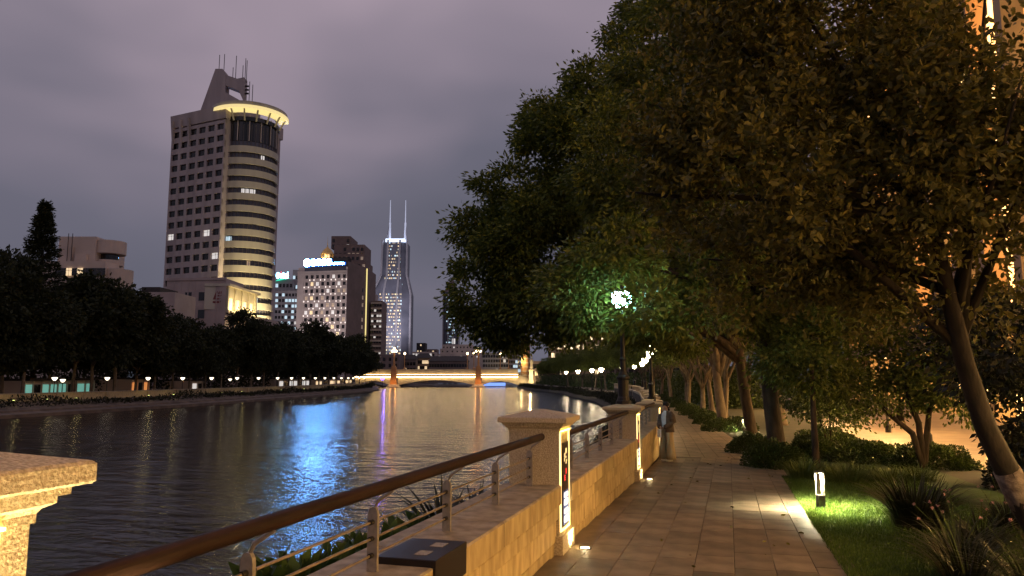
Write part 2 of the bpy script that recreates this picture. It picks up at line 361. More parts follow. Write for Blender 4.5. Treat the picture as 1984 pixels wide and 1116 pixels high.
struct(mb.build('far_bank', M['bank']))

# river with a fine wind ripple
wm, n, l, b = nodes_of('river water')
b.inputs['Base Color'].default_value = (0.006, 0.007, 0.008, 1); b.inputs['Roughness'].default_value = 0.10; b.inputs['IOR'].default_value = 1.333
b.inputs['Specular IOR Level'].default_value = 0.5
t = n.new('ShaderNodeTexCoord')
def ripple(scale, sy, rot):
    q = n.new('ShaderNodeMapping'); q.inputs['Scale'].default_value = (scale, scale * sy, scale); q.inputs['Rotation'].default_value = (0, 0, rot)
    l.new(t.outputs['Object'], q.inputs['Vector'])
    z = n.new('ShaderNodeTexNoise'); z.inputs['Scale'].default_value = 1; z.inputs['Detail'].default_value = 3; z.inputs['Roughness'].default_value = 0.55; l.new(q.outputs['Vector'], z.inputs['Vector']); return z
z1, z2, z3 = ripple(1.3, 2.2, 0.28), ripple(5.0, 1.8, 0.15), ripple(0.28, 3.0, 0.28)
mm = n.new('ShaderNodeMath'); mm.operation = 'MULTIPLY_ADD'; mm.inputs[1].default_value = 0.32; l.new(z2.outputs['Fac'], mm.inputs[0]); l.new(z1.outputs['Fac'], mm.inputs[2])
m3 = n.new('ShaderNodeMath'); m3.operation = 'MULTIPLY_ADD'; m3.inputs[1].default_value = 3.0; l.new(z3.outputs['Fac'], m3.inputs[0]); l.new(mm.outputs[0], m3.inputs[2])
bp = n.new('ShaderNodeBump'); bp.inputs['Strength'].default_value = 1.0; bp.inputs['Distance'].default_value = 0.085
l.new(m3.outputs[0], bp.inputs['Height'])
z4 = ripple(0.03, 1.6, 0.3); pr = n.new('ShaderNodeMapRange'); pr.inputs['From Min'].default_value = .35; pr.inputs['From Max'].default_value = .65; pr.inputs['To Min'].default_value = .5; pr.inputs['To Max'].default_value = 1.0
l.new(z4.outputs['Fac'], pr.inputs['Value']); l.new(pr.outputs['Result'], bp.inputs['Strength']); l.new(bp.outputs['Normal'], b.inputs['Normal'])
struct(MB().add([(-260, -130, WATER), (30, -130, WATER), (30, 620, WATER), (-260, 620, WATER)], [(0, 1, 2, 3)]).build('river', wm))

# ------------------------------------------------------------------ promenade path with single slabs
path = MB()
for i in range(len(ys) - 1):
    a, c = ys[i], ys[i + 1]
    if c > 420: break
    path.add([(xw(a) + 0.02, a, zp(a) - 0.022), (xw(a) + 2.93, a, zp(a) - 0.022), (xw(c) + 2.93, c, zp(c) - 0.022), (xw(c) + 0.02, c, zp(c) - 0.022)], [(0, 1, 2, 3)])
path = struct(path.build('path', M['joint']))
sl = MB().bbox(-0.197, 0.197, -0.397, 0.397, -0.03, 0.0, 0.004).mesh('slab'); sl.materials.append(M['slab'])
sl2 = MB().bbox(-0.197, 0.197, -0.797, 0.797, -0.03, 0.0, 0.004).mesh('slab'); sl2.materials.append(M['slab'])
def put_slab(me, x, y, kx=1.0):
    o = link('slab', me, path, (x, y, zp(y) + rnd.uniform(-0.0012, 0.0012)))
    o.rotation_euler = (-0.022 if y < 24 else 0, 0, 0); o.scale = (kx, 1, 1)
for c in range(7):
    x = -1.4 + 0.4 * c; y = 4.6 + (0.4 if c % 2 else 0.0) + 0.15 * ((c * 3) % 4)
    while y < 22.0: put_slab(sl, x, y); y += 0.8
fs = MB(); 
for i in range(len(ys) - 1):
    a, c = ys[i], ys[i + 1]
    if c > 420 or a < 22: continue
    m_ = int(max(1, round((c - a) / 0.8))); 
    for q in range(m_):
        y0 = a + (c - a) * q / m_ + 0.008; y1 = a + (c - a) * (q + 1) / m_ - 0.008
        for s in range(7):
            o0, o1 = 0.1 + s * 0.4 + 0.006, 0.1 + s * 0.4 + 0.394
            if y0 > 60 and s: continue
            if y0 > 60: o1 = 2.9
            fs.add([(xw(y0) + o0, y0, zp(y0)), (xw(y0) + o1, y0, zp(y0)), (xw(y1) + o1, y1, zp(y1)), (xw(y1) + o0, y1, zp(y1))], [(0, 1, 2, 3)])
fo = fs.build('far_slabs', M['slab'], path); fo['kind'] = 'stuff'
mb = MB()
for y in np.arange(-8, 22, 1.0): mb.bbox(-1.90, -1.602, y + .003, y + .997, zp(y + .5) - 0.05, zp(y + .5) - 0.003, 0.004)
eo = mb.build('edge_slabs', M['slab'], path); eo['kind'] = 'stuff'

# lawn and plaza
mb = MB()
for y in np.arange(-6, 26, 2.0): mb.add([(1.04, y, zp(y) - .012), (4.6, y, zp(y) + .04), (4.6, y + 2, zp(y + 2) + .04), (1.04, y + 2, zp(y + 2) - .012)], [(0, 1, 2, 3)])
struct(mb.build('lawn', M['lawn']))
mb = MB()
for y in np.arange(-20, 110, 5.0):
    x0 = max(4.2, xw(y) + 7.6); mb.add([(x0, y, zp(y) + .06), (14.2, y, zp(y) + .06), (14.2, y + 5, zp(y + 5) + .06), (max(4.2, xw(y + 5) + 7.6), y + 5, zp(y + 5) + .06)], [(0, 1, 2, 3)])
struct(mb.build('plaza', M['plaza']))

# ------------------------------------------------------------------ stone piers, wall sections, railings
PY = [1.355, 8.60, 15.92, 23.1] + [29.4, 36.6, 43.5, 51, 58, 65.5, 73, 82, 91, 100, 110, 120]
def pier_x(y): return xw(y) - 0.24
def make_pier(y, label, panel=True, group=None, up=True):
    z = zp(y) + (0.05 if y < 3 else 0); t = thing('stone_pier', label, 'pier', (pier_x(y), y, z), math.atan2(-(xw(y + 2) - xw(y - 2)), 4.0), group)
    MB().rect([(0.335, -0.12), (0.335, 0.195), (0.325, 0.205)]).build('base', M['granite'], t)
    MB().rect([(0.292, 0.205), (0.292, 1.335)]).build('shaft', M['granite'], t)
    MB().rect([(0.302, 1.335), (0.302, 1.36), (0.31, 1.372), (0.335, 1.385), (0.335, 1.405), (0.358, 1.407), (0.358, 1.43), (0.392, 1.432), (0.40, 1.44), (0.40, 1.488), (0.39, 1.497), (0.03, 1.575), (0.0, 1.576)]).build('cap', M['granite'], t)
    if panel:
        # backlit strip panel let into the face towards the path
        MB().box(0.2925, 0.303, -0.17, 0.17, 0.27, 1.20).build('sign_panel', M['panel'], t)
        for yc, hw_ in ((-0.272, 0.015), (0.187, 0.007)):
            MB().box(0.2925, 0.308, yc - hw_, yc + hw_, 0.24, 1.325).build('light_strip', M['led'], t)
        MB().box(0.2925, 0.312, -0.255, 0.178, 0.238, 0.258).build('light_strip', M['led'], t)
        MB().box(0.3031, 0.3045, -0.15, 0.15, 0.29, 0.66).build('blue_film', M['blue_ch'], t)
        for i, zz in enumerate((0.345, 0.43, 0.53, 0.61)):
            mb = MB(); k = 0.030 if i % 2 else 0.036
            mb.loft([[(x, 0.115 * math.copysign(abs(math.cos(a)) ** .5, math.cos(a)), zz + k * math.copysign(abs(math.sin(a)) ** .5, math.sin(a))) for a in [2 * math.pi * j / 16 for j in range(16)]] for x in (0.3046, 0.3062)])
            mb.build('white_plate', M['white_ch'], t)
        for yy, zz in ((0.02, 0.87), (-0.05, 0.80)):
            mb = MB()
            for q in range(3): mb.box(0.3031, 0.305, yy - 0.03, yy + 0.03, zz - 0.028 + q * .022, zz - 0.016 + q * .022)
            mb.box(0.3031, 0.305, yy - .006, yy + .006, zz - .032, zz + .036); mb.build('red_mark', M['red_ch'], t)
        mb = MB()
        for yy, zz, hy, hz_ in ((0.03, 1.10, .035, .03), (-0.05, 1.06, .03, .02), (0.0, 1.03, .05, .008), (0.05, 0.99, .025, .012), (-0.06, 1.005, .02, .02), (0.02, 0.965, .02, .012)):
            mb.box(0.3031, 0.305, yy - hy, yy + hy, zz - hz_, zz + hz_)
        mb.build('amber_mark', M['yel_ch'], t)
        MB().box(0.2925, 0.318, -0.27, 0.20, 1.334, 1.3345 + .008).build('cap_light', M['ledcap'], t)
    return t
plab = ['granite pier with glowing yellow cap at the end of the long dark handrail', 'granite pier with pyramid cap beyond the black box on the wall',
        'granite pier carrying the cool white lantern under the leaves', 'granite pier with bright strip just behind the standing woman']
for i, y in enumerate(PY):
    make_pier(y, plab[i] if i < 4 else ORD(i - 4) + ' small granite pier beyond the woman along the curving river wall', i < 6, 'piers of the river wall')
def uplight(x, y, label, power=9, aim=(-1.0, 0, 0.72)):
    t = thing('ground_uplight', label, 'uplight', (x, y, zp(y)), 0, 'uplights set in the paving')
    MB().lathe([(0.075, -0.01), (0.075, 0.008), (0.06, 0.012), (0.055, 0.006)], 16).build('rim', M['iron'], t)
    MB().lathe([(0.052, 0.0), (0.052, 0.009), (0.02, 0.012)], 16).build('lens', M['uplens'], t)
    P = bpy.data.lights.new('uplight_spill', 'POINT'); P.energy = 1.1; P.color = (1, 0.78, 0.4); P.shadow_soft_size = 0.03
    po = bpy.data.objects.new('uplight_spill', P); COL.objects.link(po); po.parent = t; po.location = (0.0, 0, 0.06)
    L = bpy.data.lights.new('uplight_beam', 'SPOT'); L.energy = power; L.color = (1, 0.76, 0.36); L.spot_size = R_(85); L.spot_blend = 0.5; L.shadow_soft_size = 0.03
    lo = bpy.data.objects.new('uplight_beam', L); COL.objects.link(lo); lo.parent = t; lo.location = (0, 0, 0.03); lo.rotation_euler = (0, R_(180 - 32), 0)
    lo.rotation_euler = Vector(aim).to_track_quat('-Z', 'Y').to_euler()
for i, y in enumerate(PY[:5]):
    uplight(xw(y) + 0.26, y + 0.1, ['uplight in the slabs below the glowing yellow capped pier', 'uplight in the slabs below the pier beyond the black box', 'uplight in the slabs below the pier that carries the cool lantern',
            'uplight in the slabs behind the standing woman', 'uplight in the slabs at the far lantern pier'][i], (420, 60, 60, 50, 50)[i], (-.42, 0, 1) if i == 0 else (-1.0, 0, 0.72))

def wall_top(y): return 0.60 - 0.0075 * y if y < 24 else 0.42 + (zp(y) + 0.53) * 0.6
def make_section(i):
    y0, y1 = PY[i] + 0.29, PY[i + 1] - 0.29; zt = wall_top((y0 + y1) / 2); zb = zp(y1) - 0.1; Lg = y1 - y0
    xa = xw((y0 + y1) / 2); rz = math.atan2(-(xw(y1) - xw(y0)), Lg)
    lab = ['wide granite river wall with the black box on its coping', 'granite river wall between the yellow panel pier and the cool lantern pier', 'granite river wall beside the standing woman']
    t = thing('river_wall', lab[i] if i < 3 else ORD(i - 3) + ' stretch of granite river wall beyond the woman', 'wall', (xa, (y0 + y1) / 2, 0), rz, 'stretches of river wall')
    h = Lg / 2
    MB().box(-0.575, -0.03, -h, h, zb, zt - 0.05).build('core', M['joint'], t)
    nb = 6 if i < 3 else 2
    courses = [('coping', zt - 0.215, zt, -0.60, 0.075, M['copestone']), ('block', zt - 0.372, zt - 0.222, -0.1, 0.048, M['wallstone']), ('block', zt - 0.62, zt - 0.384, -0.1, 0.012, M['wallstone']), ('block', zb, zt - 0.63, -0.1, -0.004, M['wallstone'])]
    for ci, (nm_, a, c, xo, xi, m_) in enumerate(courses):
        sh = 0.5 * (ci % 2); k = 0
        ed = [-h] + [-h + (q + sh) * Lg / nb for q in range(0 if sh else 1, nb)] + [h]
        ed = sorted(set(ed))
        for p, q in zip(ed[:-1], ed[1:]):
            if q - p < .05: continue
            b_ = MB().bbox(xo, xi + rnd.uniform(-.0015, .0015), p + .006, q - .006, a + .010, c, 0.014)
            if nm_ == 'coping':
                o = b_.build('coping_stone', [m_, M['wallstone']], t)
                o.data.polygons[2].material_index = 1
            else: b_.build('wall_block', m_, t)
    return t
for i in range(len(PY) - 1): make_section(i)
def make_rail(i):
    y0, y1 = PY[i] + 0.30, PY[i + 1] - 0.30; ym = (y0 + y1) / 2; zt = wall_top(ym); Lg = y1 - y0; rz = math.atan2(-(xw(y1) - xw(y0)), Lg); h = Lg / 2
    lab = ['wood topped steel railing above the black box', 'wood topped steel railing between the panel pier and the cool lantern pier', 'wood topped railing next to the standing woman']
    t = thing('railing', lab[i] if i < 3 else ORD(i - 3) + ' wood topped railing beyond the woman', 'railing', (xw(ym) - 0.25, ym, zt), rz, 'railings along the river wall')
    zr = 0.535
    pts = [(0.13, -h + 0.12, zr)] + [(0.13, -h + 0.12 + (Lg - 0.24) * q / 10, zr) for q in range(1, 10)] + [(0.13, h - 0.12, zr)]
    pts = [(0.13, -h + .09, zr - .004)] + pts + [(0.13, h - .09, zr - .004)]
    MB().tube(pts, [0.012] + [0.040] * 11 + [0.012], 14).build('handrail', M['wood'], t, True)
    for q in range(6):
        y = h - 0.15 - q * 1.27
        if y < -h + .05: break
        mb = MB(); prof = []
        for z, r in ((0, 0.034), (0.34, 0.034), (0.365, 0.030), (0.385, 0.018), (0.39, 0.004)): prof.append([(-r, y - .013, z), (r, y - .013, z), (r, y + .013, z), (-r, y + .013, z)])
        mb.loft(prof); po = mb.build('post', M['steel'], t)
        MB().tube([(0.0, y, 0.36), (0.03, y, 0.43), (0.13, y, zr - 0.04)], [0.014, 0.013, 0.012], 8).build('bracket', M['steel'], po)
        for z in (0.10, 0.20, 0.30): MB().tube([(0, y - .05, z), (0, y + .05, z)], 0.0155, 10).build('collar', M['iron'], po)
    for z in (0.10, 0.20, 0.30): MB().tube([(0, -h + .02, z), (0, h - .02, z)], 0.0085, 8).build('rail_bar', M['bar'], t)
for i in range(6): make_rail(i)

# black box on the coping with two grey stickers
t = thing('control_box', 'dark brown metal box wrapped over the wall coping', 'box', (-2.02, 4.815, wall_top(5)))
MB().bbox(-0.20, 0.215, -0.292, 0.292, -0.002, 0.045, 0.004).build('lid', M['blackbox'], t)
MB().box(0.198, 0.214, -0.29, 0.29, -0.17, -0.003).build('front', M['blackbox'], t)
for x, y in ((0.07, 0.13), (0.06, -0.12)): MB().box(x - .045, x + .045, y - .06, y + .06, 0.0455, 0.0475).build('sticker', M['sticker'], t)

# ------------------------------------------------------------------ lantern posts on every second pier
def lantern_post(y, label, glass, scale=1.0):
    t = thing('street_lamp', label, 'lamp', (pier_x(y), y, zp(y) + 1.56), 0, 'lamp posts on the river wall')
    MB().lathe([(0.17, -0.03), (0.17, 0.05), (0.15, 0.07)], 8).build('plinth', M['iron'], t)
    MB().lathe([(0.135, 0.06), (0.125, 0.12), (0.11, 0.15), (0.115, 0.50), (0.14, 0.53), (0.14, 0.56), (0.10, 0.60), (0.07, 0.68)], 12).build('pedestal', M['iron'], t)
    MB().lathe([(0.06, 0.66), (0.055, 0.9), (0.075, 0.93), (0.05, 0.97), (0.045, 1.45), (0.038, 1.85), (0.06, 1.88), (0.06, 1.9), (0.035, 1.93), (0.05, 1.98), (0.11, 2.03)], 12).build('pole', M['iron'], t)
    h = MB().lathe([(0.12, 2.03), (0.20, 2.15), (0.215, 2.34), (0.19, 2.37)], 8).build('lantern', glass, t)
    mb = MB()
    for j in range(8):
        a = 2 * math.pi * j / 8; mb.tube([(0.124 * math.cos(a), .124 * math.sin(a), 2.03), (.204 * math.cos(a), .204 * math.sin(a), 2.15), (.219 * math.cos(a), .219 * math.sin(a), 2.34)], 0.0035, 5)
    mb.build('lantern_frame', M['iron'], h)
    MB().lathe([(0.235, 2.371), (0.21, 2.40), (0.09, 2.47), (0.03, 2.49), (0.03, 2.54), (0.0, 2.57)], 8).build('lantern_roof', M['iron'], t)
    return t
for i, j in enumerate((2, 4, 6, 8, 10, 12, 14)):
    lantern_post(PY[j], ['black iron lamp post with cool white lantern half hidden in leaves', 'black iron lamp post with warm white lantern beyond the woman'][i] if i < 2 else ORD(i - 2) + ' black lamp post past the warm lantern on the river wall', M['lampcool'] if i == 0 else M['lampwarm'])

# the promenade's next lamp, a few steps behind the viewer
M['lampback'] = emit('lantern glass further back', (1.0, 0.70, 0.34), 15)
t = lantern_post(-5.0, 'black iron lamp post with warm lantern standing on the lawn side of the path', M['lampback']); t.location = (3.2, -5.0, zp(-5)); t.scale = (1, 1, 1.35)

# ------------------------------------------------------------------ bollard lights on the lawn
def bollard(x, y, label, e):
    t = thing('bollard_light', label, 'bollard', (x, y, zp(y) + 0.01), R_(20), 'bollard lights along the lawn')
    MB().rect([(0.052, -0.02), (0.052, 0.19), (0.048, 0.2)]).build('foot', M['iron'], t)
    for sx_ in (-1, 1):
        for sy in (-1, 1): MB().box(sx_ * .046 - .006, sx_ * .046 + .006, sy * .046 - .006, sy * .046 + .006, 0.2, 0.54).build('upright', M['steel'], t)
    MB().rect([(0.054, 0.54), (0.054, 0.562), (0.051, 0.566)]).build('top', M['iron'], t)
    MB().box(-0.03, 0.03, -0.03, 0.03, 0.532, 0.539).build('lens', M['bolled'], t)
    L = bpy.data.lights.new('bollard_lamp', 'SPOT'); L.energy = e; L.color = (1, 0.88, 0.52); L.spot_size = R_(165); L.spot_blend = 0.6; L.shadow_soft_size = 0.02
    lo = bpy.data.objects.new('bollard_lamp', L); COL.objects.link(lo); lo.parent = t; lo.location = (0, 0, 0.525)
bollard(1.33, 12.84, 'small glowing bollard light at the lawn edge near the paving', 1200)
bollard(0.62, 35.5, 'tiny far bollard light beyond the row of trunks', 400)

# ------------------------------------------------------------------ buildings
def wpart(name, me_m, parent, p, u, nrm, w, h):
    o = link(name, me_m, parent); o.matrix_local = Matrix(((u.x * w, nrm.x, 0, p.x), (u.y * w, nrm.y, 0, p.y), (0, 0, h, p.z), (0, 0, 0, 1))); return o
def pane_mesh(name, m_, mull=True):
    mb = MB(); mb.box(-0.5, 0.5, -0.02, 0.10, -0.5, 0.5); me = None
    if mull:
        mb.cur = 1; mb.box(-0.02, 0.02, -0.06, -0.021, -0.5, 0.5); mb.box(-0.5, 0.5, -0.05, -0.022, 0.16, 0.2)
    me = mb.mesh(name); me.materials.append(m_); me.materials.append(M['frame']); return me
PANE = {k: pane_mesh('window', M[k]) for k in ('glass', 'winwarm', 'winpale', 'wincool', 'windim')}
def facade(parent, A, B, z0, z1, nc, nr, ww, wh, m_, pick, depth=0.35, sill=0.35, name='wall_face', pane_z=None, skip=None):
    """relief wall from A to B (outside on the clockwise side), with recessed windows, each an object"""
    A, B = Vector((A[0], A[1], 0)), Vector((B[0], B[1], 0)); u = (B - A); Lg = u.length; u.normalize(); out = Vector((u.y, -u.x, 0))
    cw, rh = Lg / nc, (z1 - z0) / nr; mb = MB()
    def bx(s0, s1, a, c, d0, d1):
        p = [A + u * s0 + out * d0, A + u * s1 + out * d0, A + u * s1 + out * d1, A + u * s0 + out * d1]
        mb.loft([[q + UP * a for q in p], [q + UP * c for q in p]])
    for c in range(nc + 1):
        s0 = c * cw - (cw - ww) / 2; bx(max(0, s0), min(Lg, s0 + cw - ww), z0, z1, 0, depth)
    for r in range(nr + 1):
        a = z0 + r * rh - (rh - wh) * (1 - sill); bx(0, Lg, max(z0, a), min(z1, a + (rh - wh)), 0, depth - 0.03)
    mb.build(name, m_, parent)
    for r in range(nr):
        for c in range(nc):
            if skip and skip(c, r): continue
            k = pick(c, r)
            p = A + u * ((c + .5) * cw) + out * 0.12 + UP * (z0 + r * rh + (rh - wh) * sill + wh / 2)
            wpart('window', PANE[k], parent, p, u, -out, ww, wh)
    return mb

# --- tall office tower with a drum front
rb = random.Random(3)
A = atD(416, 732, 250); dL = Vector((-math.sin(YAW + R_(64)), math.cos(YAW + R_(64)), 0)); nB = Vector((-math.sin(YAW - R_(26)), math.cos(YAW - R_(26)), 0))
A.z = 0; B = A + dL * 26.5; HT = 97.0
t = thing('office_tower', 'tall grey office tower with floodlit drum front and glowing crown ring', 'building', (0, 0, 0))
mb = MB(); mb.loft([[A + UP * z, A + nB * 26 + UP * z, B + nB * 26 + UP * z, B + UP * z] for z in (-1, HT - 1.5)]); mb.build('core', M['tower'], t)
lit = {(0, 2), (1, 2), (2, 2), (3, 2), (4, 8), (2, 13), (1, 10), (0, 10), (5, 10)}
facade(t, B, A, 8, HT - 6, 6, 20, 3.2, 2.2, M['tower'], lambda c, r: ('wincool' if (c, r) in {(0, 2), (1, 2), (2, 2), (3, 2)} else 'winpale' if (c, r) in {(4, 10), (5, 8), (0, 10)} else 'glass'), 0.7, 0.4)
# flared top storeys over the corner bays
for s in (0.5, 4.6, 8.7):
    p = B + dL * (-s); q = p - nB * 1.9
    mb = MB(); mb.loft([[p - nB * .72 + UP * (HT - 13), p - nB * .74 + UP * (HT - 13), p - dL * .8 - nB * .74 + UP * (HT - 13), p - dL * .8 - nB * .72 + UP * (HT - 13)], [p + UP * (HT - 3), q + UP * (HT - 3), q - dL * .8 + UP * (HT - 3), p - dL * .8 + UP * (HT - 3)]]); mb.build('fin', M['tower'], t)
mb = MB(); mb.loft([[B + dL * .5 - nB * o + UP * z, A - dL * .3 - nB * o + UP * z, A - dL * .3 + nB * 27 + UP * z, B + dL * .5 + nB * 27 + UP * z] for z, o in ((HT - 5.5, .8), (HT - 1, 1.3))]); mb.build('parapet', M['tower'], t)
DC = A + nB * 11.6 + dL * 1.2; DR = 10.4; SH = HT - 1
def arc(r, z, a0=-0.2, a1=1.0, n_=40):
    return None
mb = MB()
mb.lathe([(DR - .9, -1), (DR - .9, SH - 6)], 64, (DC.x, DC.y, 0)); mb.build('drum_core', M['curtain'], t)
NF = 19; fl = (SH - 12 - 4) / NF
spm = MB().lathe([(DR - .95, 0), (DR, 0), (DR, fl * 0.54), (DR - .95, fl * 0.54)], 64).mesh('spandrel_ring'); spm.materials.append(M['towerband']); spm.polygons.foreach_set('use_smooth', [False] * len(spm.polygons))
for f in range(NF): link('spandrel_ring', spm, t, (DC.x, DC.y, 4 + f * fl))
mb = MB()
for j in range(44):
    a = 2 * math.pi * j / 44; mb.tube([(DC.x + (DR - .75) * math.cos(a), DC.y + (DR - .75) * math.sin(a), 2), (DC.x + (DR - .75) * math.cos(a), DC.y + (DR - .75) * math.sin(a), SH - 6)], 0.14, 4)
mb.build('mullions', M['frame'], t)
cdir = Vector((CAM.x - DC.x, CAM.y - DC.y, 0)).normalized(); ca = math.atan2(cdir.y, cdir.x)
def band_win(f, a0, a1, m_):
    mb = MB(); z0 = 4 + f * fl + fl * .56; z1 = z0 + fl * .36; k = max(2, int((a1 - a0) / .06)); 
    for q in range(k):
        b0 = ca + a0 + (a1 - a0) * q / k; b1 = ca + a0 + (a1 - a0) * (q + .82) / k; r = DR - .72
        mb.add([(DC.x + r * math.cos(b), DC.y + r * math.sin(b), z) for b, z in ((b0, z0), (b1, z0), (b1, z1), (b0, z1))], [(0, 1, 2, 3)])
    mb.build('lit_office', M[m_], t)
band_win(5, -1.2, 0.55, 'wincool'); band_win(10, -1.3, -.45, 'wincool'); band_win(14, -.2, .3, 'winpale'); band_win(3, .2, .5, 'windim'); band_win(8, .1, .25, 'windim'); band_win(17, .45, .6, 'winpale')
mb = MB(); mb.lathe([(DR - .7, SH - 12), (DR - .7, SH - 5), (DR + .1, SH - 4.9), (DR + .1, SH - 3.5)], 64, (DC.x, DC.y, 0)); mb.build('top_glazing', M['glass'], t)
for j in range(9):
    a = ca - 1.6 + j * 0.4; p = Vector((DC.x + (DR - .4) * math.cos(a), DC.y + (DR - .4) * math.sin(a), 0))
    MB().tube([p + UP * (SH - 12), p + UP * (SH - 3)], 0.2, 8).build('column', M['tower'], t)
ring = MB(); n_ = 48; r0, r1 = DR - 1.5, DR + 2.6
for z in (SH - 1.0, SH + 0.7): pass
rr = []
for j in range(n_ + 1):
    a = ca - 1.75 + 3.35 * j / n_; c_, s_ = math.cos(a), math.sin(a); P = lambda r, z: (DC.x + r * c_, DC.y + r * s_, z)
    rr.append([P(r0, SH - 1.2), P(r1, SH - 0.6), P(r1, SH + 1.3), P(r0, SH + 1.3)])
ring.loft(rr); ring.build('crown_ring', M['towerband'], t)
led = MB(); rr = []
for j in range(n_ + 1):
    a = ca - 1.70 + 3.25 * j / n_; c_, s_ = math.cos(a), math.sin(a); P = lambda r, z: (DC.x + r * c_, DC.y + r * s_, z)
    rr.append([P(r0 + 1.2, SH - 2.0), P(r1 + .5, SH - 1.3), P(r1 + .5, SH - .2), P(r1 + .1, SH - .2)])
M['ringled'] = emit('crown ring light', (1.0, 0.78, 0.34), .8)
led.loft(rr); led.build('crown_light', M['ringled'], t)
for j in range(9):
    a = ca - 1.6 + j * 0.36; c_, s_ = math.cos(a), math.sin(a)
    MB().tube([(DC.x + (DR + .2) * c_, DC.y + (DR + .2) * s_, SH - 5), (DC.x + (r1 - .3) * c_, DC.y + (r1 - .3) * s_, SH - 1.2)], .32, 6).build('ring_bracket', M['towerband'], t)
# rooftop sail with an opening, and aerials
S0 = A + nB * 9 + dL * 10.5; sd = (-dL * .72 + nB * .15).normalized(); sd = Vector((RT.x, RT.y, 0)); sn = Vector((fh.x, fh.y, 0))
def sail(pts, th, name):
    f_ = [S0 + sd * x * 1.3 + UP * (dz - 2 + (z - dz) * 1.42) - sn * th / 2 for x, z in pts]; bk = [p + sn * th for p in f_]; MB().loft([f_, bk]).build(name, M['tower'], t)
dz = HT - 1
sail([(-7.6, dz), (0.0, dz), (0.0, dz + 13), (-1.0, dz + 14.2), (-3.0, dz + 14.2)], 4, 'sail_fin')
sail([(0.02, dz), (9.2, dz), (9.2, dz + 3.3), (4.8, dz + 5.5), (0.02, dz + 8.0)], 3.8, 'sail_base')
sail([(0.02, dz + 9.8), (3.8, dz + 8.4), (5.1, dz + 5.8), (5.1, dz + 12), (3.2, dz + 11.6), (0.02, dz + 12.6)], 3.6, 'sail_arm')
for x, z0, h_ in ((-2.6, 14, 6.5), (-1.2, 14, 6.8), (1.4, 12, 4.5), (2.2, 12, 9), (4.2, 11.5, 6), (4.9, 12, 8), (5.3, 12, 7.2), (6.3, 5, 9), (7.2, 4, 9.2)):
    p = S0 + sd * x * 1.3; MB().tube([p + UP * (dz - 2 + (z0 - 1) * 1.42), p + UP * (dz - 2 + z0 * 1.42 + h_)], .12, 5).build('aerial', M['roofdark'], t)
for q in range(3):
    p = S0 + sd * 7.2 + UP * (dz + 9.5 + q * 1.4); MB().tube([p - sd * .5, p + sd * .7], .35, 6).build('dish', M['roofdark'], t)
p = S0 + sd * (-4.5) - sn * 2.03; MB().loft([[p + UP * dz, p + sd * 1.2 + UP * dz, p + sd * 1.2 + sn * .1 + UP * dz, p + sn * .1 + UP * dz], [p + UP * (dz + 2), p + sd * 1.2 + UP * (dz + 2), p + sd * 1.2 + sn * .1 + UP * (dz + 2), p + sn * .1 + UP * (dz + 2)]]).build('roof_door', M['glass'], t)
for q in range(3):
    p = S0 + sd * (2.0 + q * .9) - sn * 1.93 + UP * (dz + 1.2); MB().loft([[p, p + sd * .6, p + sd * .6 + sn * .1, p + sn * .1], [p + UP * 1.3, p + sd * .6 + UP * 1.3, p + sd * .6 + sn * .1 + UP * 1.3, p + sn * .1 + UP * 1.3]]).build('roof_window', M['glass'], t)
def flood(p, target, e, col, size=R_(60), name='floodlight', r=0.3, par=None):
    L = bpy.data.lights.new(name, 'SPOT'); L.energy = e; L.color = col; L.spot_size = size; L.spot_blend = 0.8; L.shadow_soft_size = r
    lo = bpy.data.objects.new(name, L); COL.objects.link(lo); lo.location = p; lo.rotation_euler = (Vector(target) - Vector(p)).to_track_quat('-Z', 'Y').to_euler(); lo.parent = par; return lo
def lamp(p, e, col, r=0.3, name='lamp_glow', par=None):
    L = bpy.data.lights.new(name, 'POINT'); L.energy = e; L.color = col; L.shadow_soft_size = r
    lo = bpy.data.objects.new(name, L); COL.objects.link(lo); lo.location = p; lo.parent = par; return lo
fp = DC + cdir * 19 + Vector((-cdir.y, cdir.x, 0)) * 6
flood((fp.x, fp.y, 13), (DC.x, DC.y, 38), 62000, (1, .80, .42), R_(115), par=t)
flood((DC.x + cdir.x * 22, DC.y + cdir.y * 22, 13), (DC.x, DC.y, 80), 22000, (1, .78, .36), R_(70), par=t)

# --- podium block with red logo and a floodlit classical wing
PD = 205; pa = atD(313, 732, PD); pa.z = 0; pc = atD(430, 732, PD - 2); pc.z = 0; pe = atD(492, 732, PD + 22); pe.z = 0; zt = hz(541, PD)
t = thing('podium_block', 'blank pale podium block with dark red logo and floodlit classical wing', 'building')
bk = Vector((fh.x, fh.y, 0)) * 22
mb = MB(); mb.loft([[pa + UP * z, pc + UP * z, pe + UP * z, pe + bk + UP * z, pa + bk + UP * z] for z in (-1, zt - 8.5)]); mb.build('wall', M['podium'], t)
mb = MB(); mb.loft([[pa + UP * z, pc + UP * z, pc + bk * .6 + UP * z, pa + bk * .6 + UP * z] for z in (zt - 8.5, zt)]); mb.build('upper_wall', M['podium'], t)
u = (pc - pa); PL = u.length; u.normalize(); out = Vector((u.y, -u.x, 0))
def relief(s0, s1, z0, z1, d, name, m_, d0=-.05):
    p = [pa + u * s0 + out * d0, pa + u * s1 + out * d0, pa + u * s1 + out * d, pa + u * s0 + out * d]; return MB().loft([[q + UP * z0 for q in p], [q + UP * z1 for q in p]]).build(name, m_, t)
for s in (.12, .24, .36, .47, .84, .9): relief(PL * s, PL * s + .25, 2, zt, .08, 'pilaster_strip', M['podium'])
relief(0, PL, zt - .4, zt + .3, .25, 'cornice', M['podium'])
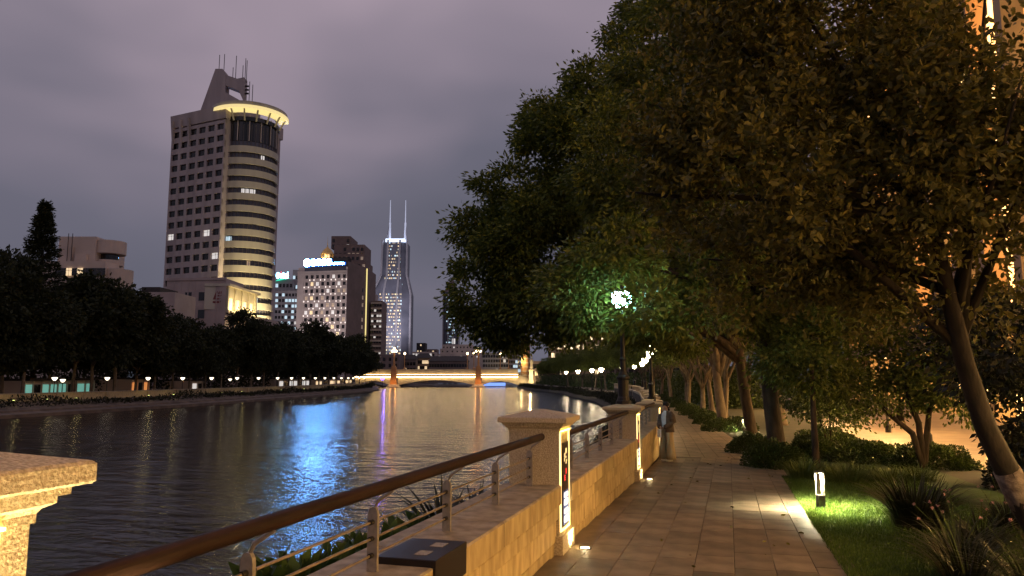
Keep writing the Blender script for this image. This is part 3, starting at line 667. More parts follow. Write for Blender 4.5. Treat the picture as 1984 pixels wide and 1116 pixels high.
for s, zz in ((.32, -8.3), (.55, -8.3), (.55, -13.2)):
    relief(PL * s, PL * s + 1.9, zt + zz + 2.2, zt + zz + 4.6, .05, 'window', M['glass'])
    relief(PL * s - .1, PL * s + 2.0, zt + zz + 1.9, zt + zz + 2.18, .12, 'sill', M['podium'])
LX = PL * .79; LZ = zt - 5.8
def logo(pts, d=.07):
    MB().loft([[pa + u * (LX + x) + UP * (LZ + z) for x, z in pts], [pa + u * (LX + x) + UP * (LZ + z) + out * d for x, z in pts]]).build('logo_stroke', M['logo'], t)
logo([(0, 0), (.9, 0), (1.0, .35), (.75, .35), (1.35, 2.2), (.8, 2.2)]); logo([(1.0, .0), (2.0, 0), (2.3, .35), (1.1, .35)]); logo([(1.25, .9), (2.2, .8), (2.45, 1.2), (1.38, 1.25)]); logo([(1.45, 1.5), (2.35, 1.5), (2.45, 2.2), (1.65, 2.2)]); logo([(0.0, -1.0), (2.0, -1.0), (2.4, -.45), (0.0, -.45)])
u2 = (pe - pc); WL = u2.length; u2.normalize(); o2 = Vector((u2.y, -u2.x, 0)); zw = zt - 2.0
def wing(s0, s1, z0, z1, d0, d1, name, m_):
    p = [pc + u2 * s0 + o2 * d0, pc + u2 * s1 + o2 * d0, pc + u2 * s1 + o2 * d1, pc + u2 * s0 + o2 * d1]; return MB().loft([[q + UP * z0 for q in p], [q + UP * z1 for q in p]]).build(name, m_, t)
wing(.3, WL, zt - 8.5, zw, -6, 0.0, 'wing_wall', M['towerband']); wing(0, WL + .3, zw - .1, zw + .6, -6, 1.0, 'wing_cornice', M['towerband']); wing(.2, WL, zw - 7.4, zw - 6.7, -.1, .9, 'wing_ledge', M['towerband'])
for q in range(5): wing(.6 + q * (WL - 1.2) / 4.4, 1.5 + q * (WL - 1.2) / 4.4, zw - 6.7, zw - .1, -.1, .45, 'wing_pilaster', M['towerband'])
for q in range(4): wing(2.2 + q * (WL - 1.2) / 4.4, 4.4 + q * (WL - 1.2) / 4.4, zw - 6.6, zw - 3.2, 0, .1, 'wing_window', M['winwarm'])
for q in (.2, .5, .8):
    p = pc + u2 * WL * q + o2 * 3.2; lamp((p.x, p.y, zw - 5.2), 1500, (1, .72, .30), .3, par=t)

# --- hotel with rooftop sign
D = 420; ha = atD(571, 732, D + 6); hb = atD(668, 732, D); hc = atD(706, 732, D + 26); 
for p in (ha, hb, hc): p.z = 0
t = thing('hotel_block', 'grey hotel block with grid of small windows and glaring blue white roof sign', 'building')
bk = Vector((fh.x, fh.y, 0)) * 30; z1 = hz(512, D)
mb = MB(); mb.loft([[ha + UP * z, hb + UP * z, hb + bk + UP * z, ha + bk + UP * z] for z in (-1, z1 - 1)]); mb.build('core', M['hotel'], t)
u = (hb - ha); HL = u.length; u.normalize(); out = Vector((u.y, -u.x, 0))
pk = {(1, 10): 'winwarm', (1, 8): 'winwarm', (1, 6): 'winwarm', (5, 11): 'winpale', (4, 5): 'winwarm', (4, 9): 'winpale', (6, 10): 'winpale', (2, 10): 'winpale', (3, 4): 'winpale', (5, 4): 'winwarm', (4, 7): 'windim', (6, 9): 'windim', (0, 8): 'windim', (2, 7): 'winpale', (5, 6): 'winpale', (7, 9): 'windim', (2, 4): 'wincool', (3, 8): 'windim', (5, 7): 'windim', (1, 3): 'winwarm', (4, 2): 'winpale', (6, 3): 'winwarm', (7, 5): 'windim', (0, 6): 'winpale', (3, 6): 'windim'}
fa = ha + u * HL * .13; fb = ha + u * HL
facade(t, fa, fb, 12, z1 - 4.5, 8, 12, 1.75, 2.1, M['hotel'], lambda c, r: pk.get((c, r), 'glass'), .5, .5)
mb = MB(); p = [ha - out * .1, fa - out * .1, fa + out * .8, ha + out * .8]; mb.loft([[q + UP * 0 for q in p], [q + UP * (z1 - 3) for q in p]]); mb.build('corner_bay', M['hotel'], t)
cw, rh = (fb - fa).length / 8, (z1 - 16.5) / 12
scm = MB().box(-.2, .2, -.3, 0, -.35, .35).mesh('sconce'); scm.materials.append(M['sconce'])
for r in range(12):
    for c in range(8):
        if (c + r) % 2: continue
        for s in (-.5, .5):
            p = fa + u * ((c + .5 + s * .78) * cw) + out * .52 + UP * (12 + r * rh + .2); wpart('sconce', scm, t, p, u, -out, 1.15, 1.1)
mb = MB(); p = [fa, fb, fb + out * .6, fa + out * .6]; mb.loft([[q + UP * (z1 - 4.4) for q in p], [q + UP * (z1 - 3.2) for q in p]]); mb.build('band', M['hotel'], t)
mb = MB(); p = [fa, fb - u * 1, fb - u * 1 + out * .2, fa + out * .2]; mb.loft([[q + UP * (z1 - 3.1) for q in p], [q + UP * (z1 - .8) for q in p]]); mb.build('sky_lounge_glass', M['curtain'], t)
mb = MB(); p = [ha + u * HL * .12, fb, fb - out * 5, ha + u * HL * .12 - out * 5]; mb.loft([[q + UP * (z1 - .8) for q in p], [q + UP * (z1 + 4.3) for q in p]]); mb.build('roof_storey', M['roofdark'], t)
# sign characters
def sgn(x0, x1, zc, hh, m_, round_=False, name='sign_letter', th=.6, O=None, uu=None):
    O = O or fa; uu = uu or u; oo = Vector((uu.y, -uu.x, 0)); k = 14; pts = []
    cx, rx = (x0 + x1) / 2, (x1 - x0) / 2; e = 1.0 if round_ else .45
    for j in range(k):
        a = 2 * math.pi * j / k; pts.append((cx + rx * math.copysign(abs(math.cos(a)) ** e, math.cos(a)), zc + hh * math.copysign(abs(math.sin(a)) ** e, math.sin(a))))
    if m_ is M['signblue']:
        h_ = [O + uu * (cx + (x - cx) * 1.0 + math.copysign(.45, x - cx)) + UP * (z + math.copysign(.42, z - zc)) + oo * .45 for x, z in pts]; MB().loft([h_, [q + oo * .1 for q in h_]]).build('sign_halo', M['signhalo'], t)  # added glowing plate behind each letter imitates the sign's blue glow
    f_ = [O + uu * x + UP * z + oo * .7 for x, z in pts]; lb_ = MB().loft([f_, [q + oo * th for q in f_]]); lb_.mi[-1] = 1; lb_.build(name, [M['iron'], m_], t)
zs = z1 + 1.6; sgn(-.3, 4.2, zs, 2.3, M['signblue'], True)
for q in range(4): sgn(4.5 + q * 3.15, 7.3 + q * 3.15, zs + .1, 1.9 - .08 * q, M['signblue'])
sgn(17.2, 25.0, zs - .9, .55, M['signblue'])
hf = fa + u * (HL * .43) + out * 45
flood((hf.x, hf.y, 22), tuple(fa + u * (HL * .43) + UP * (z1 * .6)), 42000, (1, .84, .80), R_(95), par=t)  # added lamp without a fixture, lightens the hotel front
# brown tower wing behind
u3 = (hc - hb).normalized(); q0 = hb + UP * 0
mb = MB(); p = [hb, hc, hc + bk, hb + bk]; mb.loft([[q + UP * -1 for q in p], [q + UP * hz(505, D) for q in p]]); mb.build('side_wing', M['hotel_dark'], t)
for q in range(10):
    p = hb + u3 * ((hc - hb).length * .8) + Vector((u3.y, -u3.x, 0)) * .1 + UP * (14 + q * 4.4); wpart('window', PANE['windim' if q % 3 else 'glass'], t, p, u3, -Vector((u3.y, -u3.x, 0)), 1.6, 2.2)
p = hc + Vector((fh.x, fh.y, 0)) * (-.4); MB().box(p.x - .35, p.x + .35, p.y - .35, p.y + .35, 4, hz(520, D + 26)).build('edge_light', M['yellowline'], t)
D2 = 455
t2 = thing('brown_residential_tower', 'brown stepped tower rising behind the hotel roof sign', 'building')
for x0, x1, ya, dd in ((632, 704, 505, 0), (630, 700, 490, 3), (640, 700, 472, 6), (634, 672, 455, 9)):
    a_, b_ = atD(x0, 732, D2 + dd), atD(x1, 732, D2 + dd); a_.z = b_.z = 0; w_ = (b_ - a_).length; uu = (b_ - a_).normalized(); bb = Vector((fh.x, fh.y, 0)) * 22
    zt_ = hz(ya, D2 + dd); zb_ = 0 if dd == 0 else zt_ - 8
    MB().loft([[q + UP * z for q in (a_, b_, b_ + bb, a_ + bb)] for z in (zb_, zt_)]).build('storey_block', M['hotel_dark'], t2)
    nw = int(w_ / 2.6); oo = Vector((uu.y, -uu.x, 0))
    for r in range(2):
        for c in range(nw):
            if rb.random() < .2: continue
            wpart('window', PANE['winpale' if rb.random() < .07 else 'windim' if rb.random() < .12 else 'glass'], t2, a_ + uu * ((c + .5) * w_ / nw) + oo * .12 + UP * (zt_ - 3 - r * 3.4), uu, -oo, 1.5, 2.0)
td = thing('golden_dome', 'floodlit golden dome with thin spire above the hotel roof', 'dome', (*atD(627, 732, 440).xy, 0))
zd = hz(500, 440)
MB().lathe([(3.8, zd - 3), (3.8, zd)], 16).build('drum', M['gold'], td)
for j in range(12):
    a = 2 * math.pi * j / 12; MB().tube([(3.4 * math.cos(a), 3.4 * math.sin(a), zd), (3.4 * math.cos(a), 3.4 * math.sin(a), zd + 2.2)], .22, 6).build('column', M['gold'], td)
MB().lathe([(3.9, zd + 2.2), (3.9, zd + 2.6), (3.4, zd + 3.6), (2.2, zd + 5.4), (.8, zd + 6.6), (.4, zd + 7.2)], 16).build('cupola', M['gold'], td)
MB().lathe([(.3, zd + 7.2), (.14, zd + 10), (.02, zd + 14)], 6).build('spire', M['gold'], td)
MB().lathe([(1.8, zd), (1.8, zd + 2.2)], 12).build('lit_core', M['winwarm'], td)
lamp((-cdir.x * 0 + 0, -6.5, zd - .5), 2500, (1, .75, .4), .3, par=td)

# --- pale blocks beyond with the cyan sign
t = thing('pale_block', 'pale bluish apartment block with cyan and green roof sign', 'building'); D = 500
def slab_bld(par, x0, x1, yt, D, dep, m_, name='block', zb=-1):
    a_, b_ = atD(x0, 732, D), atD(x1, 732, D); a_.z = b_.z = 0; bb = Vector((fh.x, fh.y, 0)) * dep
    MB().loft([[q + UP * z for q in (a_, b_, b_ + bb, a_ + bb)] for z in (zb, hz(yt, D))]).build(name, m_, par); return a_, b_, hz(yt, D)
def win_grid(par, a_, b_, z0, z1, nc, nr, pick, ww, wh):
    uu = (b_ - a_); w_ = uu.length; uu.normalize(); oo = Vector((uu.y, -uu.x, 0))
    for r in range(nr):
        for c in range(nc):
            k = pick(c, r)
            if k: wpart('window', PANE[k], par, a_ + uu * ((c + .5) * w_ / nc) + oo * .1 + UP * (z0 + (r + .5) * (z1 - z0) / nr), uu, -oo, ww, wh)
a_, b_, zt = slab_bld(t, 526, 561, 541, D, 20, M['paleblue']); win_grid(t, a_, b_, zt - 20, zt - 2, 5, 4, lambda c, r: 'wincool' if rb.random() < .2 else 'glass', 1.6, 2.4)
uu = (b_ - a_).normalized(); t_ = t
sgn(.8, 3.4, zt + 2.5, 2.2, M['signcyan'], True, O=a_, uu=uu); sgn(3.6, 5.0, zt + 2.2, 1.6, M['signcyan'], O=a_, uu=uu); sgn(5.2, 6.4, zt + 2.4, 2.0, M['signcyan'], O=a_, uu=uu); sgn(6.6, 8.2, zt + 2.0, 1.7, M['signcyan'], O=a_, uu=uu); sgn(8.3, 9.2, zt + 2.7, 2.3, M['signcyan'], O=a_, uu=uu)
sgn(3.9, 4.6, zt + 4.6, .6, M['signred'], True, O=a_, uu=uu)
MB().loft([[a_ + uu * x + UP * (zt + z) - Vector((uu.y, -uu.x, 0)) * -.6 for x, z in ((.4, -1.2), (3, .1), (6, .6), (10, .7), (6, -.1), (3, -.8))], [a_ + uu * x + UP * (zt + z) - Vector((uu.y, -uu.x, 0)) * -1.0 for x, z in ((.4, -1.2), (3, .1), (6, .6), (10, .7), (6, -.1), (3, -.8))]]).build('sign_swoosh', M['signgreen'], t)
a_, b_, zt = slab_bld(t, 560, 572, 522, D + 4, 20, M['paleblue'], 'stair_tower'); win_grid(t, a_, b_, 14, zt - 2, 2, 9, lambda c, r: 'wincool' if rb.random() < .35 else 'glass', 1.4, 2.2)
t = thing('low_pale_block', 'low pale block with scattered cool lights below the cyan sign', 'building')
a_, b_, zt = slab_bld(t, 527, 572, 563, 470, 20, M['paleblue']); win_grid(t, a_, b_, zt - 26, zt - 1, 7, 7, lambda c, r: 'wincool' if rb.random() < .3 else ('winpale' if rb.random() < .12 else 'glass'), 1.4, 1.8)
# blocks just beyond the hotel
t = thing('slim_dark_block', 'slim dark apartment block with a column of cool lit landings', 'building')
a_, b_, zt = slab_bld(t, 704, 718, 566, 470, 20, M['hotel']); win_grid(t, a_, b_, 20, zt - 2, 3, 12, lambda c, r: ('wincool' if c == 0 and rb.random() < .7 else 'glass'), 1.2, 1.7)
t = thing('dark_balcony_block', 'dark apartment block with long balconies beside the twin mast tower', 'building')
a_, b_, zt = slab_bld(t, 716, 737, 583, 455, 18, M['hotel_dark'])
for r in range(12):
    uu = (b_ - a_); oo = Vector((uu.y, -uu.x, 0)).normalized(); z = zt - 2 - r * 3.3
    MB().loft([[q + UP * zz for q in (a_, b_, b_ + oo * 1.2, a_ + oo * 1.2)] for zz in (z, z + 1)]).build('balcony', M['white'], t)
win_grid(t, a_, b_, zt - 40, zt - 1, 4, 12, lambda c, r: 'winpale' if rb.random() < .25 else 'glass', 1.2, 1.6)

M['twinwall'] = mat('blue grey curtain wall', (0.20, 0.20, 0.24), 0.35, (0.12, 0.125, 0.155), 0.06, spec=0.5)
# --- twin mast tower
D = 900; c0 = atD(759, 732, D); t = thing('twin_mast_tower', 'tall silver tower with sloping shoulders and two lit masts', 'building', (c0.x, c0.y, 0), YAW)
px = D / FPX
def loftbox(prof, m_, name, par):
    mb = MB(); mb.loft([[(cx - w, -dp, z), (cx - w * .6, -dp - 4, z), (cx + w * .6, -dp - 4, z), (cx + w, -dp, z), (cx + w, dp, z), (cx - w, dp, z)] for cx, w, dp, z in prof]); return mb.build(name, m_, par)
Z = lambda y: hz(y, D)
loftbox([(0, 36 * px, 16, -1), (0, 36 * px, 16, Z(572)), (3.5 * px, 24 * px, 14, Z(536)), (5 * px, 23 * px, 14, Z(472))], M['twinwall'], 'shaft', t)
for x0, x1, x2 in ((-37, -20, -18.5), (-14, -8, -7), (12, 15, 16), (37, 29, 28.5)):
    for (xa, za, xb_, zb_) in ((x0, 0, x0, Z(572)), (x0, Z(572), x1, Z(536)), (x1, Z(536), x2, Z(468))):
        MB().tube([(xa * px, -20.2 if abs(x0) < 20 else -17, za), (xb_ * px, -19.5 if abs(x0) < 20 else -16, zb_)], 1.3, 6).build('rib', M['silver'], t)
rs2 = random.Random(5)
for k_, n_w, m_ in (('warm', .17, 'winwarm'), ('cool', .16, 'wincool'), ('dim', .3, 'windim')):
    mb = MB(); z = 14
    while z < Z(474):
        w = 36 if z < Z(572) else (36 - 12 * (z - Z(572)) / (Z(536) - Z(572)) if z < Z(536) else 23); cx = 0 if z < Z(572) else 4 * min(1, (z - Z(572)) / (Z(536) - Z(572)))
        dpf = 16 if z < Z(572) else 14
        shd = Z(545) < z < Z(572)
        x = cx - w * .58
        while x < cx + w * .58:
            if rs2.random() < (n_w if not shd else n_w * 1.8) * (1 if k_ != 'cool' or x > 0 else .6):
                ww_ = rs2.choice((1.2, 1.2, 2.0)); mb.box(x * px, (x + ww_) * px, -dpf - 4.5, -dpf - 3.7, z, z + 1.6)
            x += 2.1
        z += 3.9
    o = mb.build('lit_windows', M[m_], t); o['kind'] = 'stuff'
MB().box(-12 * px, 24 * px, -19, -10, Z(472), Z(466)).build('crown_light', M['towertop'], t)
for sx_ in (-7, 23):
    zt_ = Z(466); MB().tube([(sx_ * px, -8, zt_ - 3), (sx_ * px, -8, Z(432)), (sx_ * px, -8, Z(430)), (sx_ * px, -8, Z(386))], [1.5, 1.1, .7, .35], 8).build('mast', M['mast'], t)
    MB().tube([(sx_ * px, -8, Z(432)), ((sx_ - 8 if sx_ < 0 else sx_ + 4) * px, -8, zt_ - 3)], .7, 5).build('mast_stay', M['silver'], t)
mb = MB()
for q, yy in enumerate((655, 662, 669, 676, 683)): mb.box(-17 * px, -13.5 * px, -21.4, -20.6, Z(yy + 4.5), Z(yy))
mb.build('vertical_sign', M['wincool'], t)
flood((c0.x + 20, c0.y - 90, 30), (c0.x, c0.y, 150), 360000, (.88, .84, 1.0), R_(110), par=None).name = 'city_floodlight'

# --- pointed tower half behind the leaves
D = 1000; px = D / FPX; c0 = atD(874, 732, D); t = thing('pointed_tower', 'slim dark tower with pyramid top beside the tree crown', 'building', (c0.x, c0.y, 0), YAW); Z = lambda y: hz(y, D)
loftbox([(0, 15 * px, 12, 0), (0, 15 * px, 12, Z(568))], M['curtain'], 'shaft', t); MB().rect([(13.5 * px, Z(568)), (8 * px, Z(553)), (.4, Z(538))]).build('pyramid_roof', M['hotel_dark'], t)
for x in (-15, -5, 5, 15): MB().tube([(x * px, -16.5 if abs(x) < 10 else -13, 0), (x * px, -16.3 if abs(x) < 10 else -13, Z(568))], .9, 5).build('rib', M['silver'], t)
mb = MB()
for q in range(90): x = rs2.uniform(-8.5, 8.5); z = Z(672) + 4 * rs2.randrange(0, 17); mb.box(x * px, (x + 1) * px, -16.6, -15.8, z, z + 1.6)
o = mb.build('lit_windows', M['wincool'], t); o['kind'] = 'stuff'
MB().box(3 * px, 9 * px, -16.9, -15.8, Z(668), Z(658)).build('bright_panel', M['winpale'], t)

# --- low city behind the bridge
t = thing('stepped_white_block', 'white stepped building beneath the pointed tower', 'building')
for x0, x1, yt, dd in ((846, 940, 686, 0), (852, 938, 676, 2), (856, 915, 668, 4)): 
    a_, b_, zt = slab_bld(t, x0, x1, yt, 520 + dd, 24, M['white'], 'tier', -1 if dd == 0 else hz(yt + 14, 520)); win_grid(t, a_, b_, zt - 3.2, zt - .8, 9, 1, lambda c, r: 'winpale' if rb.random() < .12 else 'glass', .9, 1.0)
def low(x0, x1, yt, D, m_, label, nc, nr, pl=.25, name='low_building', roof=True, litk='winwarm'):
    t = thing(name, label, 'building'); a_, b_, zt = slab_bld(t, x0, x1, yt, D, 18, m_, 'wall')
    win_grid(t, a_, b_, max(2, zt - nr * 3.4 - .5), zt - .7, nc, nr, lambda c, r: litk if rb.random() < pl else 'glass', 1.3, 1.8)
    if roof:
        uu = (b_ - a_).normalized(); oo = Vector((uu.y, -uu.x, 0)); bb = Vector((fh.x, fh.y, 0)) * 18.4
        a2, b2 = a_ + oo * .5 - uu * .4, b_ + oo * .5 + uu * .4; mid = bb * .5
        MB().add([a2 + UP * zt, b2 + UP * zt, b2 + bb + UP * zt, a2 + bb + UP * zt, a2 + mid + uu * 2 + UP * (zt + 3), b2 + mid - uu * 2 + UP * (zt + 3)], [(0, 1, 5, 4), (1, 2, 5), (2, 3, 4, 5), (3, 0, 4)]).build('roof', M['roofdark'], t)
    return t
low(738, 772, 688, 400, M['hotel_dark'], 'plain dark block behind the near bridge lantern', 3, 2, .1, roof=False)
low(770, 805, 697, 420, M['hotel_dark'], 'dark hipped house with a few warm windows behind the bridge', 6, 2, .12)
low(803, 832, 694, 430, M['facade'], 'warm lit old house with tall windows behind the bridge', 6, 2, .45)
low(830, 905, 700, 410, M['hotel_dark'], 'long dark roofed warehouse behind the bridge', 14, 2, .06)
low(798, 842, 682, 560, M['white'], 'low white hall with a bright lit top edge', 8, 1, .5, roof=False, litk='winpale')
low(806, 823, 665, 800, M['roofdark'], 'distant dark block above the white hall', 3, 4, .1, roof=False)
low(826, 846, 677, 700, M['hotel_dark'], 'distant brown block beside the stepped white building', 4, 3, .15, roof=False)
low(935, 985, 684, 480, M['paleblue'], 'pale flat block with striped storeys behind the bridge end', 10, 5, .12, roof=False, litk='winpale')
low(985, 1012, 678, 500, M['paleblue'], 'pale striped apartment block next to the golden tower', 6, 6, .2, roof=False, litk='wincool')
t = thing('golden_round_tower', 'round golden floodlit tower end beyond the bridge steps', 'building', (*atD(1018, 732, 470).xy, 0))
MB().lathe([(3.0, -1), (3.0, hz(668, 470)), (2.6, hz(664, 470))], 24).build('drum', M['orangestone'], t); lamp((-1, -7, 12), 4500, (1, .72, .3), .3, par=t)
for q in range(7): MB().lathe([(3.12, 3 + q * 2.6), (3.12, 3.5 + q * 2.6)], 24).build('ledge', M['bridge'], t)
# statue
t = thing('floodlit_monument', 'floodlit pale statue on a tall plinth by the bridge steps', 'statue', (*atD(1030, 732, 330).xy, -.6))
MB().rect([(1.3, 0), (1.3, .8), (.95, .9), (.9, 5.4), (1.1, 5.6), (1.1, 6.0)]).build('plinth', M['bridge'], t)
MB().lathe([(.75, 6), (.85, 7), (.6, 8.2), (.9, 9.4), (.85, 10.2), (.3, 10.6), (.38, 11.0), (.36, 11.5), (.1, 11.8)], 12).build('figure', M['bridge'], t)
lamp((0.5, -4.5, 3), 2600, (1, .74, .34), .3, par=t)

# --- white block behind the conifer
D = 128; t = thing('white_curved_block', 'pale cream block with rounded corner behind the conifer', 'building')
a_, b_, zt = slab_bld(t, 0, 190, 505, D, 4.5, M['white'], 'lower_storeys')
p = atD(196, 732, D); MB().lathe([(2.6, -1), (2.6, zt - 1.2)], 32, (p.x + fh.x * 3, p.y + fh.y * 3, 0)).build('rounded_corner', M['white'], t)
a_, b_, zt = slab_bld(t, 95, 168, 456, D + 2, 10, M['white'], 'upper_storey', hz(510, D)); 
p = atD(172, 732, D + 1); MB().lathe([(2.3, hz(506, D)), (2.3, hz(496, D))], 24, (p.x + fh.x * 4, p.y + fh.y * 4, 0)).build('turret_base', M['white'], t); MB().lathe([(2.7, hz(483, D)), (2.7, hz(457, D))], 24, (p.x + fh.x * 4, p.y + fh.y * 4, 0)).build('turret_top', M['white'], t)
MB().lathe([(1.5, hz(496, D)), (1.5, hz(483, D))], 16, (p.x + fh.x * 4, p.y + fh.y * 4, 0)).build('turret_glass', M['glass'], t)
slab_bld(t, 100, 122, 476, D + 1.5, 3, M['white'], 'roof_wall', hz(510, D)); a_, b_, zt = slab_bld(t, 128, 150, 490, D + 1.2, 3, M['white'], 'roof_room', hz(510, D))
win_grid(t, *[atD(x, 732, D - .2).xy.to_3d() for x in (92, 190)], hz(535, D), hz(518, D), 9, 1, lambda c, r: 'winwarm' if c in (2, 4) else 'glass', 1.0, 1.3)
for x in (113, 121): q = atD(x, 732, D + 1.3); MB().tube([(q.x, q.y, hz(510, D)), (q.x, q.y, hz(447, D))], .06, 5).build('mast', M['roofdark'], t)
t = thing('low_shed_roof', 'low pale shed roof behind the far trees beside the podium', 'building'); a_, b_, zt = slab_bld(t, 262, 330, 566, 180, 12, M['podium'], 'wall'); a_, b_, zt = slab_bld(t, 264, 300, 556, 184, 10, M['roofdark'], 'roof_box', hz(566, 184))

# --- sandstone building beyond the plaza
t = thing('sandstone_arcade', 'tall sandstone building with glowing arcade beyond the trees', 'building'); FX, FY0, FY1, FZ = 14.3, -26.0, 104.0, 25.2
MB().box(FX + 1.2, FX + 16, FY0, FY1, -1.0, FZ).build('core', M['facade'], t)
bay = 5.2; y = FY0; i = 0
pil = MB().box(-.45, .55, -.5, .5, -1, FZ - .8).mesh('pilaster'); pil.materials.append(M['facade'])
shop = MB().box(0.55, .62, -1.9, 1.9, -.35, 3.2).mesh('shop_window'); shop.materials.append(M['arcade'])
slat = MB().box(-.15, .12, -.11, .11, 5.2, FZ - 1.2).mesh('lit_slat'); slat.materials.append(M['slatlit'])
win = MB().box(0.5, .6, -.8, .8, -1.1, 1.1).mesh('upper_window'); win.materials.append(M['upperlit'])
wind = MB().box(0.5, .6, -.8, .8, -1.1, 1.1).mesh('upper_window'); wind.materials.append(M['glass'])
while y < FY1 - 1:
    link('pilaster', pil, t, (FX, y, 0))
    if i % 2 == 0 or y < 12 or rb.random() < .5: link('shop_window', shop, t, (FX + .6, y + bay / 2, 0))
    if i % 3 == 1:
        for s in range(6): link('lit_slat', slat, t, (FX + .7, y + 1 + s * .65, 0))
    else:
        for r in range(5):
            for s in (-1.15, 1.15): link('upper_window', win if rb.random() < .6 else wind, t, (FX + .66, y + bay / 2 + s, 7.2 + r * 3.7))
    y += bay; i += 1
MB().box(FX - .9, FX + 1.1, FY0, FY1, 3.9, 4.7).build('arcade_cornice', M['facade'], t); MB().box(FX - 1.0, FX + 1.25, FY0, FY1, FZ - .75, FZ + .5).build('roof_cornice', M['facade'], t)
MB().box(FX - 1.35, FX - 1.1, FY0, FY1, FZ + .05, FZ + .3).build('cornice_light', M['slatlit'], t)
# a passer-by on the plaza is only a pale blur: a short pale planter post
# plaza lamps under the trees
for pi_, (x, y, e) in enumerate(((7.4, 4.6, 1500), (7.8, 12.5, 1700), (7.8, 22.6, 1900), (6.8, 30, 1000), (6.6, 36, 1700), (5.5, 45, 1500), (3.5, 58, 1500))):
    t = thing('plaza_lamp', ORD(pi_) + ' hooded post lamp along the plaza beyond the planting', 'lamp', (x, y, zp(y) + .06), 0, 'hooded lamps on the plaza')
    MB().lathe([(.12, 0), (.12, .3), (.05, .4), (.04, 3.3)], 10).build('pole', M['iron'], t); MB().lathe([(.05, 3.3), (.10, 3.36), (.36, 3.22), (.37, 3.26), (.12, 3.46), (.02, 3.5)], 18).build('hood', M['iron'], t); MB().lathe([(.06, 3.20), (.16, 3.23), (.16, 3.27), (.06, 3.29)], 14).build('lens', M['lampplaza'], t)
    L = bpy.data.lights.new('plaza_downlight', 'SPOT'); L.energy = e * 1.75; L.color = (1, .58, .19); L.spot_size = R_(168); L.spot_blend = 0.25; L.shadow_soft_size = 0.12
    lo = bpy.data.objects.new('plaza_downlight', L); COL.objects.link(lo); lo.parent = t; lo.location = (0, 0, 3.06)

# ------------------------------------------------------------------ bridge
D = 341.0; px = D / FPX; O = atD(927, 732, D); 
t = thing('stone_bridge', 'floodlit stone arch bridge with golden parapet across the river', 'bridge', (O.x, O.y, 0), YAW)
X = lambda x: (x - 927) * px
Zb = lambda y: hz(y, D)
def arch(x0, x1, crown_, spring, xa, xb, top, name):
    f_, n_ = [], 20
    pts = [(X(xa), top), (X(xa), spring if xa < x0 else spring)]
    lo = [(X(x0) + (X(x1) - X(x0)) * j / n_, spring + (crown_ - spring) * math.sin(math.pi * j / n_)) for j in range(n_ + 1)]
    mb = MB()
    for j in range(n_):
        a, c = lo[j], lo[j + 1]
        mb.add([(a[0], 0, a[1]), (c[0], 0, c[1]), (c[0], 0, top), (a[0], 0, top), (a[0], 16, a[1]), (c[0], 16, c[1])], [(0, 1, 2, 3), (0, 4, 5, 1)])
    return mb.build(name, M['bridge'], t)
zdk = Zb(730)
arch(772, 921, Zb(736.5), Zb(746), 0, 0, zdk, 'main_arch'); arch(934, 1003, Zb(738), Zb(746), 0, 0, zdk, 'side_arch'); arch(690, 758, Zb(738), Zb(746), 0, 0, zdk, 'side_arch')
MB().box(X(690), X(1003), -.9, 16, zdk, zdk + .9).build('cornice', M['bridge'], t)
MB().box(X(690), X(1003), -.2, .25, zdk + .9, Zb(717)).build('parapet', M['bridge'], t)
MB().box(X(690), X(1003), -.45, .45, Zb(717), Zb(715.5)).build('parapet_rail', M['bridge'], t)
MB().box(X(690), X(1003), .3, 16, zdk + .9, zdk + 1.0).build('deck', M['asphalt'], t)
MB().box(X(690), X(1003), -.85, -.7, zdk + .91, zdk + 1.04).build('parapet_light', M['bridgeled'], t)
MB().box(X(690), X(1003), -.88, -.72, zdk - .12, zdk - .005).build('spandrel_light', M['spandled'], t)
for xp in (765, 927):
    p = thing('bridge_lantern', 'orange lit bridge column with globe lantern ' + ('near the violet light' if xp == 765 else 'in mid river by the blue panel'), 'lamp', tuple(O + Vector((RT.x, RT.y, 0)) * X(xp) - Vector((0, 0, CAM.z))), YAW)
    zt0 = hz(748, D)
    MB().lathe([(3.2, WATER - .5), (3.2, WATER + .3), (2.4, WATER + .9), (2.2, WATER + 1.3)], 16, (0, -1.5, 0)).build('cutwater', M['bridge'], p)
    MB().loft([[(-w, -2.6, z), (w, -2.6, z), (w, -.3, z), (-w, -.3, z)] for w, z in ((1.6, WATER + 1.2), (1.25, Zb(735)), (1.25, Zb(726)), (1.5, Zb(725)), (1.1, Zb(722)), (1.0, Zb(716)), (1.3, Zb(715)), (.7, Zb(709)))]).build('pedestal', M['orangestone'], p)
    MB().lathe([(.55, Zb(711)), (.45, Zb(708)), (.38, Zb(684)), (.6, Zb(683))], 12, (0, -1.4, 0)).build('shaft', M['orangestone'], p)
    for a in range(4): MB().lathe([(.1, Zb(683) - .1), (.5, Zb(683) + .2), (.55, Zb(683) + .6), (.1, Zb(683) + 1.0)], 10, (math.cos(a * 1.57) * .9, -1.4 + math.sin(a * 1.57) * .9, 0)).build('globe', M['lampbridge'], p, True)
    MB().lathe([(.12, Zb(683)), (.12, Zb(678)), (.45, Zb(677.5)), (.5, Zb(675.5)), (.1, Zb(673.5))], 10, (0, -1.4, 0)).build('top_globe', M['lampbridge'], p, True)
    for e_, dx in ((110, -1.2), (110, 1.2)): lamp((dx, -4.1, WATER + 2.4), e_, (1, .42, .10), .2, par=p)
